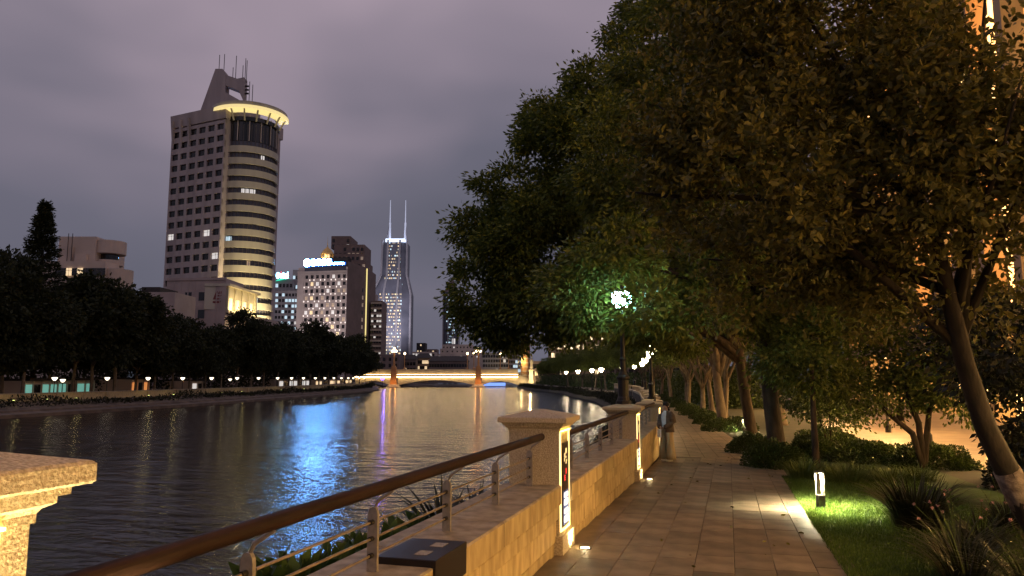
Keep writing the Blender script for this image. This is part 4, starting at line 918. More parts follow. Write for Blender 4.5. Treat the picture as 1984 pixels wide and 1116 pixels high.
for xp, m_ in ((776, 0), (915, 0), (902, 1), (968, 1), (985, 0)):
    q = O + Vector((RT.x, RT.y, 0)) * X(xp) + Vector((fh.x, fh.y, 0)) * 14; p = thing('bridge_street_lamp', 'slender lamp post standing on the bridge deck', 'lamp', (q.x, q.y, 0), YAW, 'street lamps on the bridge')
    MB().lathe([(.6, zdk), (.6, Zb(713)), (.22, Zb(711)), (.18, Zb(686))], 8).build('pole', M['orangestone'], p); MB().lathe([(.1, Zb(686)), (.45, Zb(685)), (.5, Zb(682.5)), (.1, Zb(681))], 10).build('lamp_head', M['lampbridge'], p, True)
# steps down from the bridge
p = O + Vector((RT.x, RT.y, 0)) * X(1003); tt = thing('bridge_steps', 'stone stair wall descending from the bridge to the promenade', 'stairs', (p.x, p.y, 0), YAW)
L_ = 52 * px
MB().loft([[(0, y, -2.6), (L_, y, -2.6), (L_, y, -.6), (0, y, zdk + .9)] for y in (-.4, 4)]).build('stair_wall', M['bridge'], tt)
for j in range(14): MB().box(L_ * j / 14 + .1, L_ * j / 14 + .35, -.4, -.1, zdk + .9 + (-.6 - zdk - .9) * (j + .5) / 14, zdk + 1.9 + (-.6 - zdk - .9) * (j + .5) / 14).build('baluster', M['bridge'], tt)
MB().loft([[(0, y, zdk + 1.9), (L_, y, .5), (L_, y, .7), (0, y, zdk + 2.1)] for y in (-.5, 0)]).build('stair_rail', M['bridge'], tt)
for x in (2, 6): lamp((x, -3, -1.0), 500, (1, .72, .35), .2, par=tt)
q = O + Vector((RT.x, RT.y, 0)) * X(955) + Vector((fh.x, fh.y, 0)) * 17
tag(MB().box(-5.5, 5.5, 0, .3, WATER + .35, WATER + 1.9).build('blue_light_panel', M['bluelit'], None, loc=(q.x, q.y, 0), rz=YAW), 'blue glowing panel seen under the side arch of the bridge', 'panel')
q = atD(741, 738, 300); pv = thing('violet_floodlight', 'violet floodlight glaring at the far bank corner before the bridge', 'floodlight', (q.x, q.y, WATER + .5))
MB().tube([(0, 0, 0), (0, 0, 3)], .12, 6).build('post', M['iron'], pv); MB().lathe([(.3, 2.7), (.75, 3.0), (.75, 3.6), (.2, 3.9)], 10).build('lens', M['purple'], pv)
lamp((1.5, -1.2, 3.2), 350, (.25, .15, 1), .3, par=pv)

# ------------------------------------------------------------------ far bank: wall, lamps, pavilions
def far_pt(x, t):                       # where the sight line of column x meets the far bank line moved t metres inland
    d = ray(x, 732); d = Vector((d.x, d.y)); P_ = lb_off(t)
    for a, c in zip(P_[:-1], P_[1:]):
        a, e = Vector(a), Vector(c) - Vector(a); den = d.x * e.y - d.y * e.x
        if abs(den) < 1e-9: continue
        s = (a.x * e.y - a.y * e.x) / den; k_ = (a.x * d.y - a.y * d.x) / den
        if s > 0 and -.001 <= k_ <= 1.001: return Vector((d.x * s, d.y * s, 0))
    return None
pts = lb_off(4.7)
wi = 0
for i in range(len(pts) - 4, 1, -1):
    a, c = Vector((*pts[i], 0)), Vector((*pts[i + 1], 0)); nseg = max(1, int((c - a).length / 16))
    for k_ in range(nseg - 1, -1, -1):
        p, q = a.lerp(c, k_ / nseg), a.lerp(c, (k_ + 1) / nseg); e = (q - p).normalized()
        wi += 1
        w_ = thing('far_river_wall', ORD(wi - 1) + ' stretch of brown flood wall back from the bridge on the far bank', 'wall', (p.x, p.y, 0), math.atan2(e.y, e.x), 'stretches of far flood wall')
        Lk = (q - p).length
        MB().box(.02, Lk - .02, 0, .4, -1.3, -.12).build('wall_face', M['wallstone'], w_); MB().box(0, Lk - .005, -.08, .48, -.12, 0.0).build('coping', M['copestone'], w_)
        for s in (.25, .75): MB().box(Lk * s - .3, Lk * s + .3, -.1, .02, -1.3, -.13).build('buttress', M['wallstone'], w_)
lm = thing('promenade_lamp', 'small white bowl lamp on a dark post along the far bank', 'lamp', (0, 0, 0), 0, 'lamps along the far bank')
MB().lathe([(.14, 0), (.12, .3), (.06, .4), (.05, 2.35)], 8).build('pole', M['iron'], lm)
MB().lathe([(.08, 2.35), (.2, 2.45), (.33, 2.68), (.36, 2.72), (.2, 2.76)], 12).build('bowl', M['lampfar'], lm)
MB().lathe([(.38, 2.78), (.22, 2.9), (.05, 2.98)], 12).build('hood', M['iron'], lm)
first = True; li = 0
for x in (106, 208, 287, 354, 410, 459.5, 501, 538, 565, 588, 611, 629.6, 647, 661.6, 675, 684.6, 696, 706):
    p = far_pt(x, 6.3); loc = (p.x, p.y, -.95)
    lab_ = ORD(li) + ' white bowl lamp along the far bank from the teal pavilion towards the bridge'; li += 1
    if first: lm.location = loc; first = False; lm['label'] = lab_
    else: dup(lm, loc, label=lab_)
for x in (122, 446): p = far_pt(x, 11); dup(lm, (p.x, p.y, -1.2), label='low bowl lamp set back ' + ('beside the teal pavilion' if x == 122 else 'behind the far lamp row past the pale kiosk'))
def pavilion(x0, x1, yt, t_, m_, label, lit, n_):
    a_, b_ = far_pt(x0, t_), far_pt(x1, t_); tt = thing('pavilion', label, 'building'); uu = (b_ - a_); w_ = uu.length; uu.normalize(); oo = Vector((uu.y, -uu.x, 0)); bb = -oo * 6
    D_ = (a_ - CAM).dot(fh); z1_ = hz(yt, D_)
    MB().loft([[q + UP * z for q in (a_, b_, b_ + bb, a_ + bb)] for z in (-1, z1_)]).build('wall', M['white'], tt)
    MB().loft([[q + UP * z for q in (a_ + oo * .8, b_ + oo * .8, b_ + bb, a_ + bb)] for z in (z1_, z1_ + .3)]).build('roof_slab', M['roofdark'], tt)
    for c in range(n_):
        p = a_ + uu * (c + .5) * w_ / n_ + oo * .05; q = uu * w_ / n_ * .36
        MB().loft([[p - q + UP * z, p + q + UP * z, p + q + oo * .05 + UP * z, p - q + oo * .05 + UP * z] for z in (-.4, z1_ - .5)]).build('window', M[lit] if c % 3 != 1 else M['glass'], tt)
        MB().loft([[p + q * 1.2 + oo * .06 + UP * z, p + q * 1.35 + oo * .06 + UP * z, p + q * 1.35 + oo * .2 + UP * z, p + q * 1.2 + oo * .2 + UP * z] for z in (-.9, z1_)]).build('post', M['white'], tt)
pavilion(48, 112, 738, 16, M['white'], 'low riverside pavilion with pale teal windows under the conifer', 'teal', 4)
pavilion(112, 182, 737, 17, M['white'], 'low pavilion with teal doorway among far trunks', 'teal', 4)
pavilion(255, 288, 735, 15, M['white'], 'small orange glowing kiosk on the far promenade', 'orangelit', 3)
pavilion(372, 392, 738, 16, M['white'], 'small pale lit kiosk between far lamps', 'winpale', 2)
pavilion(540, 600, 735, 18, M['white'], 'pale lit low hall behind the far promenade lamps', 'winpale', 7)
pavilion(610, 690, 736, 18, M['white'], 'warm lit low hall near the bridge end of the far bank', 'winwarm', 8)
for gi, x in enumerate((30, 95, 150, 290, 338, 430, 470, 545, 590, 650)):
    p = far_pt(x, 3.6); tt = thing('bank_spotlight', ORD(gi) + ' small yellow green garden spotlight on the far slope, counted towards the bridge', 'spotlight', (p.x, p.y, -1.25), 0, 'garden spots on the far bank')
    MB().lathe([(.05, 0), (.05, .25), (.12, .3), (.14, .5)], 8).build('housing', M['iron'], tt); MB().lathe([(.13, .5), (.13, .53), (.05, .56)], 8).build('lens', M['garden'], tt)
    lamp((0.2, .1, .75), 6, (1, .8, .3), .1, par=tt)

# ------------------------------------------------------------------ trees
# far bank trees
def far_proto(seed, H, R0, name='far_tree'):
    rng = random.Random(seed); t = thing(name, 'dark round crowned tree lining the far bank', 'tree', (0, 0, 0), 0, 'trees along the far bank')
    lob = [(0, 0, H * .66, R0 * .8, .8)]
    for q in range(7):
        a = q * 0.9 + rng.random() * .5; r = R0 * rng.uniform(.45, .62); lob.append((math.cos(a) * r, math.sin(a) * r, H * rng.uniform(.38, .78), R0 * rng.uniform(.38, .55), .9))
    lob.append((rng.uniform(-.8, .8), 0, H * .84, R0 * .42, .8))
    mb = MB(); limbs(mb, (0, 0, 0), (rng.uniform(-.3, .3), 0, H * .3), .2, [l_[:3] for l_ in lob[1:6]], rng, 7); mb.build('trunk', M['paleb'], t, True)
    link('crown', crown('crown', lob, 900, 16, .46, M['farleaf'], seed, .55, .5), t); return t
FT = [far_proto(11, 12, 5.2), far_proto(12, 12.5, 5.6), far_proto(13, 11.5, 5.0)]
used = [False] * 3; rt = random.Random(4)
# (column of the trunk, inland distance, crown top row)
spots = [(-40, 14, 500), (5, 16, 505), (45, 12, 540), (95, 18, 540), (140, 14, 538), (178, 12, 524), (225, 12, 538), (262, 13, 572), (300, 12, 590), (335, 13, 597), (368, 12, 606), (398, 12, 614), (430, 13, 604), (458, 12, 596), (487, 11, 597), (512, 12, 596), (537, 11, 603), (560, 12, 612), (580, 11, 618), (600, 11, 624), (618, 11, 632), (636, 11, 640), (652, 10, 645), (668, 10, 646), (683, 9, 646), (697, 8, 650), (708, 7, 660)]
for i, (x, tt, yt) in enumerate(spots):
    p = far_pt(x, tt) or far_pt(x, 8); D_ = (p - CAM).dot(fh); yt += 20 if 230 < x < 600 else (8 if x > 0 else 0); H = hz(yt, D_) + 1.0; s = H / 12.0; k_ = i % 3
    o = FT[k_] if not used[k_] else dup(FT[k_], (0, 0, 0)); used[k_] = True
    o.location = (p.x, p.y, -.95); o.scale = (max(s, .82) * rt.uniform(.8, 1.1), max(s, .82) * rt.uniform(.8, 1.1), s * rt.uniform(.9, 1.04)); o.rotation_euler = (0, 0, rt.uniform(0, 6.3))
    o['label'] = ORD(i) + ' dark round crowned tree of the far bank row, counted towards the bridge'
# conifer
p = far_pt(62, 20); D_ = (p - CAM).dot(fh); H = hz(384, D_) + .9
t = thing('conifer_tree', 'tall narrow dark conifer rising over the far trees', 'tree', (p.x, p.y, -.95))
rs = np.random.RandomState(21); nb = 420; zz = H * (.22 + .77 * rs.rand(nb) ** 1.1); rad = (1 - zz / H) ** .85 * H * .23 * (.6 + .5 * rs.rand(nb)) + .25; a = rs.rand(nb) * 6.28
mb = MB().tube([(0, 0, 0), (.1, 0, H * .5), (0, 0, H)], [.35, .2, .03], 8)
for q in range(0, nb, 5): mb.tube([(0, 0, zz[q]), (math.cos(a[q]) * rad[q], math.sin(a[q]) * rad[q], zz[q] + rad[q] * .15)], [.05, .01], 4)
mb.build('trunk', M['bark'], t)
f_ = rs.rand(nb, 46) ** .7; base = np.stack([np.cos(a)[:, None] * rad[:, None] * f_, np.sin(a)[:, None] * rad[:, None] * f_, zz[:, None] + rad[:, None] * .15 * f_], 2).reshape(-1, 3) + rs.normal(size=(nb * 46, 3)) * .18
d = np.repeat(np.stack([np.cos(a), np.sin(a), np.zeros(nb)], 1), 46, 0) + rs.normal(size=(nb * 46, 3)) * .6
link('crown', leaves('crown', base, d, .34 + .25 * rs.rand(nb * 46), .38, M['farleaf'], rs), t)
# shrub belt on the far slope
rs = np.random.RandomState(31); P_ = np.array(lb_off(3.3)); seg = []
for i in range(1, len(P_) - 3):
    L_ = np.linalg.norm(P_[i + 1] - P_[i]); n_ = int(L_ * 45); k_ = rs.rand(n_)[:, None]; seg.append(P_[i] + (P_[i + 1] - P_[i]) * k_)
b2 = np.concatenate(seg); n_ = len(b2); hgt = .35 + .75 * np.abs(np.sin(b2[:, 1] * .21) * np.cos(b2[:, 1] * .083 + 1))
base = np.column_stack([b2[:, 0] + rs.uniform(-1.3, 1.1, n_), b2[:, 1] + rs.uniform(-.5, .5, n_), -1.55 + hgt * 1.15 * rs.rand(n_)])
so = link('bank_shrubs', leaves('bank_shrubs', base, rs.normal(size=(n_, 3)) + [0, 0, .8], .3 + .25 * rs.rand(n_), .4, M['shrubdark'], rs)); struct(so, 'stuff')

rs = np.random.RandomState(33); P_ = np.array(lb_off(21)); seg = []  # dark leaf belt added to stand in for the blackness under the far crowns
for i in range(1, len(P_) - 3):
    L_ = np.linalg.norm(P_[i + 1] - P_[i]); n_ = int(L_ * 110); k_ = rs.rand(n_)[:, None]; seg.append(P_[i] + (P_[i + 1] - P_[i]) * k_)
b2 = np.concatenate(seg); n_ = len(b2); base = np.column_stack([b2 + rs.uniform(-1.5, 1.5, (n_, 2)), -.9 + 6.0 * rs.rand(n_) ** .9])
so = link('far_dark_belt', leaves('far_dark_belt', base, rs.normal(size=(n_, 3)), .45 + .4 * rs.rand(n_), .5, M['farleaf'], rs)); struct(so, 'stuff')
# near big trees: crowns given as lobes seen at a distance
def lobes_px(L): return [(*atD(x, y, D_), r * D_ / FPX, sq, wgt) for x, y, D_, r, sq, wgt in L]
def hero(name, label, base, fork, r0, lob, ncl, per, L, seed, m_='leaf', bark='bark', wd=.42, spread=.4, near=False, group=None, limbn=8):
    t = thing(name, label, 'tree', tuple(base), 0, group); lob = [(l_[0] - base[0], l_[1] - base[1], l_[2] - base[2], *l_[3:]) for l_ in lob]
    rng = random.Random(seed); mb = MB(); limbs(mb, (0, 0, -.1), Vector(fork) - Vector(base), r0, [l_[:3] for l_ in lob[:limbn]], rng); mb.build('trunk', M[bark], t, True)
    link('crown', crown('crown', lob, ncl, per, L, M[m_], seed, wd, spread, near=near), t); return t
gA = (1.15, 20.6, zp(20.6)); gB = (0.75, 28.5, zp(28.5))
lobA = lobes_px([(1330, 135, 20, 140, 1, 1), (1420, 180, 19, 190, 1, 1), (1250, 330, 20, 150, 1, 1), (1370, 430, 18.5, 170, .9, 1), (1530, 400, 19, 200, .9, 1), (1440, -60, 20, 180, 1, 1), (1560, 120, 20, 230, 1, .8),
                 (1195, 500, 17, 80, .8, 1.2), (1130, 575, 17.5, 85, .8, 1.2), (1250, 600, 15.2, 55, .8, 1.2), (1330, 590, 17.5, 95, .6, 1), (1480, 580, 18, 110, .6, 1), (1600, 560, 20, 140, .7, .8)])
hero('camphor_tree', 'great spreading camphor tree whose thick trunk rises from the rounded dark bush', gA, Vector((1.05, 20.7, 2.6)), .24, lobA, 5200, 24, .155, 41, spread=.28, group='trees beside the path')
lobB = lobes_px([(1190, 205, 27, 100, 1, 1), (1085, 245, 27, 70, 1, 1), (1110, 330, 26.5, 130, 1, 1), (1010, 410, 27, 105, .9, 1), (960, 500, 26.5, 95, .9, 1), (1080, 480, 26, 130, .9, 1), (950, 590, 26.5, 80, .8, 1), (1040, 600, 26, 100, .8, 1), (1150, 630, 26, 100, .6, 1),
                 (1240, 400, 27, 180, 1, .7), (1300, 50, 28, 100, 1, 1), (1290, 640, 27, 90, .5, .8), (1400, 560, 28, 150, .6, .6), (985, 655, 27, 45, .6, 1.2), (915, 450, 27, 45, .9, 1.2), (1200, 110, 27.5, 52, 1, 1)])
hero('camphor_tree', 'camphor tree leaning out over the water with trunk behind the thick one', gB, Vector((.45, 28.4, 2.9)), .22, lobB, 6200, 24, .185, 42, spread=.31, group='trees beside the path')
# row of further trees along the path
proto = thing('path_tree', 'smaller forked tree in the receding row beside the path', 'tree', (0, 0, 0), 0, 'receding row of trees by the path')
rng = random.Random(9); lob = [(0, 0, 6.2, 2.6, .8), (2.2, .6, 5.4, 2.0, .8), (-2.4, .4, 5.3, 2.1, .8), (.4, 2.3, 5.6, 2.0, .8), (-.3, -2.3, 5.2, 2.0, .8), (1.6, -1.8, 6.6, 1.7, .8), (-1.5, 1.8, 6.9, 1.8, .8), (0, 0, 8.2, 1.9, .8)]
mb = MB(); limbs(mb, (0, 0, -.1), (-.1, 0, 2.5), .2, [l_[:3] for l_ in lob[1:7]], rng); mb.build('trunk', M['paleb'], proto, True); link('crown', crown('crown', lob, 1700, 22, .2, M['leaf'], 43, .42, .42), proto)
rowp = [(-.35, 37.5, 1.25), (-.2, 45, .95), (-1.6, 48.5, .9), (-1.2, 55, 1), (-3.0, 60, .9), (-3.6, 68, 1), (-5.6, 77, 1.05), (-7.4, 88, 1), (-9.5, 100, 1.05), (2.6, 41, 1), (1.5, 64, 1.1), (-.5, 80, 1.1), (-9.8, 112, 1.1), (-14, 128, 1.1), (-19, 142, 1.1), (-25, 158, 1.15), (-30, 175, 1.15), (-37, 195, 1.1), (-45, 215, 1.1), (-52, 236, 1.05), (-12, 135, 1.2), (-24, 175, 1.2), (-60, 256, 1.0), (-66, 275, .95)]
for i, (x, y, s) in enumerate(rowp):
    o = proto if i == 0 else dup(proto, (0, 0, 0)); o.location = (x, y, zp(y)); o.scale = (s, s, s * rng.uniform(.92, 1.08)); o.rotation_euler = (0, 0, i * 2.1); o['label'] = ORD(i) + ' smaller forked tree beyond the two camphors in the row by the path'
# broad-leaved tree close by: shoots with spiral leaves
bF = (3.25, 9.2, zp(9.2) + .02)
t = thing('magnolia_tree', 'broad leaved tree with leaning limewashed trunk beside the flower bed', 'tree', bF)
mb = MB(); P0 = Vector(bF); tr = [P0 + Vector((0, 0, -.1)), atD(1975, 960, 8), atD(1908, 825, 7.9), atD(1868, 700, 7.8), atD(1835, 560, 7.6), atD(1800, 400, 7.5)]
mb.tube([p - P0 for p in tr], [.15, .13, .108, .095, .08, .055], 12)
lobF = [(1740, 300, 7.6, 330), (1480, 330, 7.4, 250), (1345, 260, 7.6, 130), (1290, 380, 7.8, 100), (1900, 130, 7.0, 330), (1600, 90, 7.6, 290), (1640, 540, 8.3, 160), (1880, 500, 8.0, 210), (1480, 510, 8.6, 170), (1420, 80, 7.8, 170), (1930, 330, 6.8, 260), (2050, 250, 7, 300)]
for x, y, D_, r in lobF:
    e = atD(x, y, D_) - P0; s = tr[3].lerp(tr[5], rnd.random()) - P0; mb.tube([s, s.lerp(e, .5) + Vector((0, 0, .15)), e, e + (e - s).normalized() * r * D_ / FPX * .7], [.06, .04, .022, .008], 7)
mb.build('trunk', M['darkbark'], t, True)
w0, w1 = atD(1975, 960, 8) - P0, atD(1950, 910, 7.97) - P0; MB().tube([w0 - (w1 - w0) * .6, w0, w1], [.140, .136, .131], 14).build('limewash_band', M['limewash'], t, True)
rs = np.random.RandomState(51); lob = np.array([[*(atD(x, y, D_) - P0), r * D_ / FPX] for x, y, D_, r in lobF]); w = lob[:, 3] ** 2 * np.array([.5 if x > 1860 else 1.0 for x, y, D_, r in lobF]); ns, per = 4000, 12
idx = rs.choice(len(lob), ns, p=w / w.sum()); sb_ = sph(rs, len(lob) * 16).reshape(len(lob), 16, 3); dr = sph(rs, ns); c = lob[idx, :3] + (sb_[idx, rs.randint(0, 16, ns)] * (.35 + .5 * rs.rand(ns) ** .5)[:, None] * .9 + dr * .27 * rs.rand(ns, 1) ** .4) * lob[idx, 3][:, None] * [1, .6, 1]
ax = dr * .6 + rs.normal(size=(ns, 3)) * .45 + [-.15, -.1, .45]; ax /= np.linalg.norm(ax, axis=1, keepdims=True)
q = np.cross(ax, rs.normal(size=(ns, 3))); q /= np.linalg.norm(q, axis=1, keepdims=True); q2 = np.cross(ax, q)
kk = np.arange(per); th = kk * 2.4; st = .04 + .026 * kk
base = c[:, None] + ax[:, None] * st[None, :, None]; dd = ax[:, None] * (.25 + .05 * kk)[None, :, None] + q[:, None] * np.cos(th)[None, :, None] + q2[:, None] * np.sin(th)[None, :, None]
link('crown', leaves('crown', base.reshape(-1, 3), dd.reshape(-1, 3) + rs.normal(size=(ns * per, 3)) * .15, 0.082 * (.7 + .6 * rs.rand(ns * per)), .5, M['bigleaf'], rs, near=True), t)
# understorey trees on the lawn
def small_tree(label, base, stems, lob, seed, m_='leaf', bark='bark', ncl=700, r=.07, L=.12):
    t = thing('small_tree', label, 'tree', base); P0 = Vector(base); mb = MB()
    for s in stems: s = [Vector(p) - P0 for p in s]; mb.tube(s, [r * (1 - .6 * i / (len(s) - 1)) for i in range(len(s))], 9)
    mb.build('trunk', M[bark], t, True); link('crown', crown('crown', [(*(Vector(l_[:3]) - P0), l_[3], .8) for l_ in lob], ncl, 16, L, M[m_], seed, .45, .25, near=False), t); return t
b_ = (1.85, 18.3, zp(18.3)); small_tree('slim straight young tree behind the lawn bollard', b_, [[b_, atD(1577, 820, 17.3), atD(1572, 680, 17.3)]], [(*atD(1560, 700, 17.5), 1.0), (*atD(1610, 640, 17.5), 1.1), (*atD(1530, 640, 18), .9)], 61, r=.095)
b_ = tuple(atZ(1790, 905, -.3)); D_ = (Vector(b_) - CAM).dot(fh)
small_tree('multi stemmed low tree with forking pale stems', b_, [[b_, atD(1768, 840, D_), atD(1720, 800, D_), atD(1690, 765, D_)], [b_, atD(1780, 820, D_), atD(1760, 770, D_), atD(1750, 700, D_)], [b_, atD(1800, 800, D_), atD(1830, 720, D_)], [atD(1745, 815, D_), atD(1742, 790, D_), atD(1752, 770, D_)]],
           [(*atD(1700, 730, D_), 1.2), (*atD(1780, 690, D_ + .5), 1.4), (*atD(1850, 720, D_), 1.2), (*atD(1640, 690, D_ + 1), .9), (*atD(1920, 740, D_ - 1), 1.3), (*atD(1730, 770, D_ + 1), .8), (*atD(1960, 670, D_), 1.5), (*atD(1560, 720, D_ + 2), .8)], 62, r=.085, bark='bark', ncl=1350)
b_ = (2.9, 24.5, zp(24)); small_tree('light green bushy tree beside the plaza edge', b_, [[b_, (2.9, 24.4, 1.0)], [b_, (2.5, 24.2, .9)]], [(2.9, 24.4, .7, .9), (2.3, 24.2, 1.3, .9), (3.6, 24.8, 1.3, .9)], 63, 'fern', ncl=420, r=.04)
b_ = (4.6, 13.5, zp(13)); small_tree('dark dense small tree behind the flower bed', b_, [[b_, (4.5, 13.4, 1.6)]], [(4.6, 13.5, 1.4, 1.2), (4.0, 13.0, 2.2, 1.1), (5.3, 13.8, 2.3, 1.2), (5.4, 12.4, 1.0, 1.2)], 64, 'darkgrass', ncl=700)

# ------------------------------------------------------------------ bushes and low planting
def bush(label, c, r, h, n_, seed, m_='hedge', L=.06, name='bush', group=None):
    t = thing(name, label, 'bush', c, 0, group); rs = np.random.RandomState(seed); dr = sph(rs, n_); dr[:, 2] = np.abs(dr[:, 2])
    lump = .84 + .16 * np.sin(dr[:, 0] * 7 + seed) * np.cos(dr[:, 1] * 6) - .35 * rs.rand(n_) ** 2.2; base = dr * lump[:, None] * [r[0], r[1], h]
    link('foliage', leaves('foliage', base, dr + rs.normal(size=(n_, 3)) * .6, L * (.7 + .6 * rs.rand(n_)), .5, M[m_], rs), t)
    mb = MB(); 
    for q in range(5): a = q * 1.26; mb.tube([(0, 0, -.05), (math.cos(a) * r[0] * .3, math.sin(a) * r[1] * .3, h * .4), (math.cos(a) * r[0] * .7, math.sin(a) * r[1] * .7, h * .65)], [.02, .015, .006], 5)
    mb.build('stems', M['bark'], t); return t
bush('rounded dark clipped bush around the thick camphor trunk', (1.05, 19.9, zp(20) - .02), (.82, .85), .72, 9000, 71)
bush('rounded dark bush just behind the clipped one', (.65, 24.5, zp(24) - .02), (.85, .9), .66, 7000, 72)
for i, (x, y, s) in enumerate(((-.5, 36.0, .9), (.45, 37.2, .95), (-1.1, 41.5, .95), (-1.55, 46.5, .95), (-2.3, 51, .95), (-2.9, 57, 1.0), (-3.9, 64, 1.0), (-5.0, 72, 1.1), (-6.6, 82, 1.2))):
    bush(ORD(i) + ' small leafy bush edging the far path past the thick trunks', (x, y, zp(y) - .02), (s, s * 1.2), .72 * s, 3000, 73 + i, L=.09, group='bushes edging the far path')
for i, (x, y, rx, ry, h) in enumerate(((3.5, 21.8, 1.2, .9, .62), (4.7, 20.6, 1.2, .9, .66), (2.3, 23.2, .9, .8, .55), (3.1, 27.5, 1.3, .9, .7))):
    bush(['rounded green hedge bush between the lawn and the plaza', 'wide hedge bush under the multi stemmed tree', 'low hedge bush behind the slim young tree', 'pale green bush at the far plaza edge'][i], (x, y, zp(y)), (rx, ry), h, 7000, 91 + i, L=.075)
for i, (x, y) in enumerate(((5.4, 10.5), (5.9, 13.0), (5.6, 16.2), (6.3, 18.4), (5.2, 8.2))):
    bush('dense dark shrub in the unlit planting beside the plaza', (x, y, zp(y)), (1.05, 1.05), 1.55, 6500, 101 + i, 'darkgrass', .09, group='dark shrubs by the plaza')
def tuft(label, c, n_, L, spread, seed, m_, wd=.05, name='leaf_clump', lean=.9, cat='plant', group=None):
    t = thing(name, label, cat, c, 0, group); rs = np.random.RandomState(seed); a = rs.rand(n_) * 6.283; r = spread * rs.rand(n_) ** .5; Ls = L * (.55 + .6 * rs.rand(n_)); ln = lean * (.25 + .9 * rs.rand(n_))
    o = np.stack([np.cos(a), np.sin(a), 0 * a], 1); b0 = o * r[:, None]; w = np.stack([-np.sin(a), np.cos(a), 0 * a], 1) * (Ls * wd / 2)[:, None]; V = []; segs = 5
    for k_ in range(segs):
        f_ = k_ / (segs - 1); p = b0 + o * (ln * Ls * f_ ** 1.6)[:, None] + np.array([0, 0, 1]) * (Ls * (f_ - .42 * ln * f_ ** 2.6))[:, None]; ww = (1 - f_ ** 2) * .95 + .05
        V += [p - w * ww, p + w * ww]
    V = np.stack(V, 1).reshape(-1, 3); i = np.arange(n_)[:, None] * (2 * segs); Q = np.concatenate([i + np.array([[2 * k_, 2 * k_ + 1, 2 * k_ + 3, 2 * k_ + 2]]) for k_ in range(segs - 1)])
    link('blades', npmesh('blades', V, Q, M[m_]), t); return t
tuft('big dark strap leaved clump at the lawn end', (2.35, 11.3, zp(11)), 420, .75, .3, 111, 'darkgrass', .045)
tuft('bright strap leaved clump beside the thick trunk bush', (1.45, 17.2, zp(17)), 260, .5, .28, 112, 'fern', .05)
for i, (x, y) in enumerate(((2.3, 17.2), (3.1, 17.0), (1.9, 17.8), (2.7, 17.9), (3.7, 17.5), (2.2, 16.7))):
    tuft(ORD(i) + ' fresh green liriope tuft in the bed behind the lawn bollard', (x, y, zp(y)), 330, .42, .42, 120 + i, 'fern', .04, lean=1.1, group='liriope tufts behind the lawn')
for i, (x, y) in enumerate(((2.75, 10.0), (3.5, 11.6), (2.3, 9.2), (3.0, 8.6), (2.55, 7.9), (3.3, 7.6), (2.1, 8.2), (3.9, 10.3))):
    t = tuft('dark grassy plant with pink flower heads on thin stalks', (x, y, zp(y)), 190, .55, .22, 130 + i, 'darkgrass', .03, 'flowering_plant', 1.2, 'flower', 'pink flowering plants')
    rs = np.random.RandomState(140 + i)
    for f in range(5):
        a = rs.rand() * 6.28; ln = .25 + .2 * rs.rand(); h_ = .5 + .25 * rs.rand(); e = Vector((math.cos(a) * ln, math.sin(a) * ln, h_))
        st_ = MB().tube([(0, 0, .05), e * .5 + Vector((0, 0, .08)), e], [.004, .003, .003], 5).build('stalk', M['fern'], t)
        pb = np.tile(np.array(e), (14, 1)); link('flower_head', leaves('flower_head', pb, sph(rs, 14) + [0, 0, .3], np.full(14, .022), .55, M['pink'], rs), st_)
# fallen leaves on the paving
rs = np.random.RandomState(191); n_ = 70; x = -1.5 + 2.5 * rs.rand(n_) ** .7; y = 5 + 19 * rs.rand(n_); d = rs.normal(size=(n_, 3)) * [1, 1, .12]
so = link('fallen_leaves', leaves('fallen_leaves', np.column_stack([x, y, -.022 * y + .008]), d, .045 + .035 * rs.rand(n_), .5, M['bigleaf'], rs, near=True)); struct(so, 'stuff')
# lawn blades
rs = np.random.RandomState(151); n_ = 60000; x = 1.06 + 2.6 * rs.rand(n_) ** 1.3; y = 6.5 + 11 * rs.rand(n_); zb = -.022 * y - .012 + (x - 1.04) * .0146
d = rs.normal(size=(n_, 3)) * .35 + [0, 0, 1]
go = link('lawn_grass', leaves('lawn_grass', np.column_stack([x, y, zb]), d, .035 + .04 * rs.rand(n_), .16, M['grass'], rs)); struct(go, 'stuff')
# riverside plants behind the railing
for i, (px_, py_, h_, m_) in enumerate(((860, 1005, .9, 'darkgrass'), (925, 985, .75, 'darkgrass'), (790, 1035, .62, 'bamboo'), (735, 1060, .5, 'bamboo'), (640, 1100, .55, 'bamboo'), (560, 1110, .5, 'bamboo'))):
    q = atD(px_, py_, 1.0) - CAM; k_ = -2.85 / q.x; p = CAM + q * k_
    if i < 2: tuft('spiky dark palm like plant behind the railing', (p.x, p.y, p.z - h_ * .55), 130, h_, .05, 160 + i, m_, .07, lean=1.0, group='spiky plants behind the railing')
    else: bush('leafy green plant peeping over the wall behind the railing', (p.x, p.y, p.z - h_ * .75), (.45, .55), h_, 420, 160 + i, m_, .14, 'riverside_plant', 'leafy plants behind the railing')
rs = np.random.RandomState(171)
seg = []; 
for y in np.arange(10, 300, .5): seg.append((xw(y) - 1.7, y))
b2 = np.repeat(np.array(seg), 55, 0); n_ = len(b2); far_ = np.clip((b2[:, 1] - 10) / 60, 0, 1)
base = np.column_stack([b2[:, 0] + rs.uniform(-1.2, .9, n_), b2[:, 1] + rs.uniform(-.3, .3, n_), -1.65 + (.45 + .75 * far_) * rs.rand(n_) * (.7 + .5 * np.sin(b2[:, 1] * .4))])
so = link('river_edge_shrubs', leaves('river_edge_shrubs', base, rs.normal(size=(n_, 3)) + [0, 0, .7], .16 + .16 * rs.rand(n_), .42, M['shrubdark'], rs)); struct(so, 'stuff')
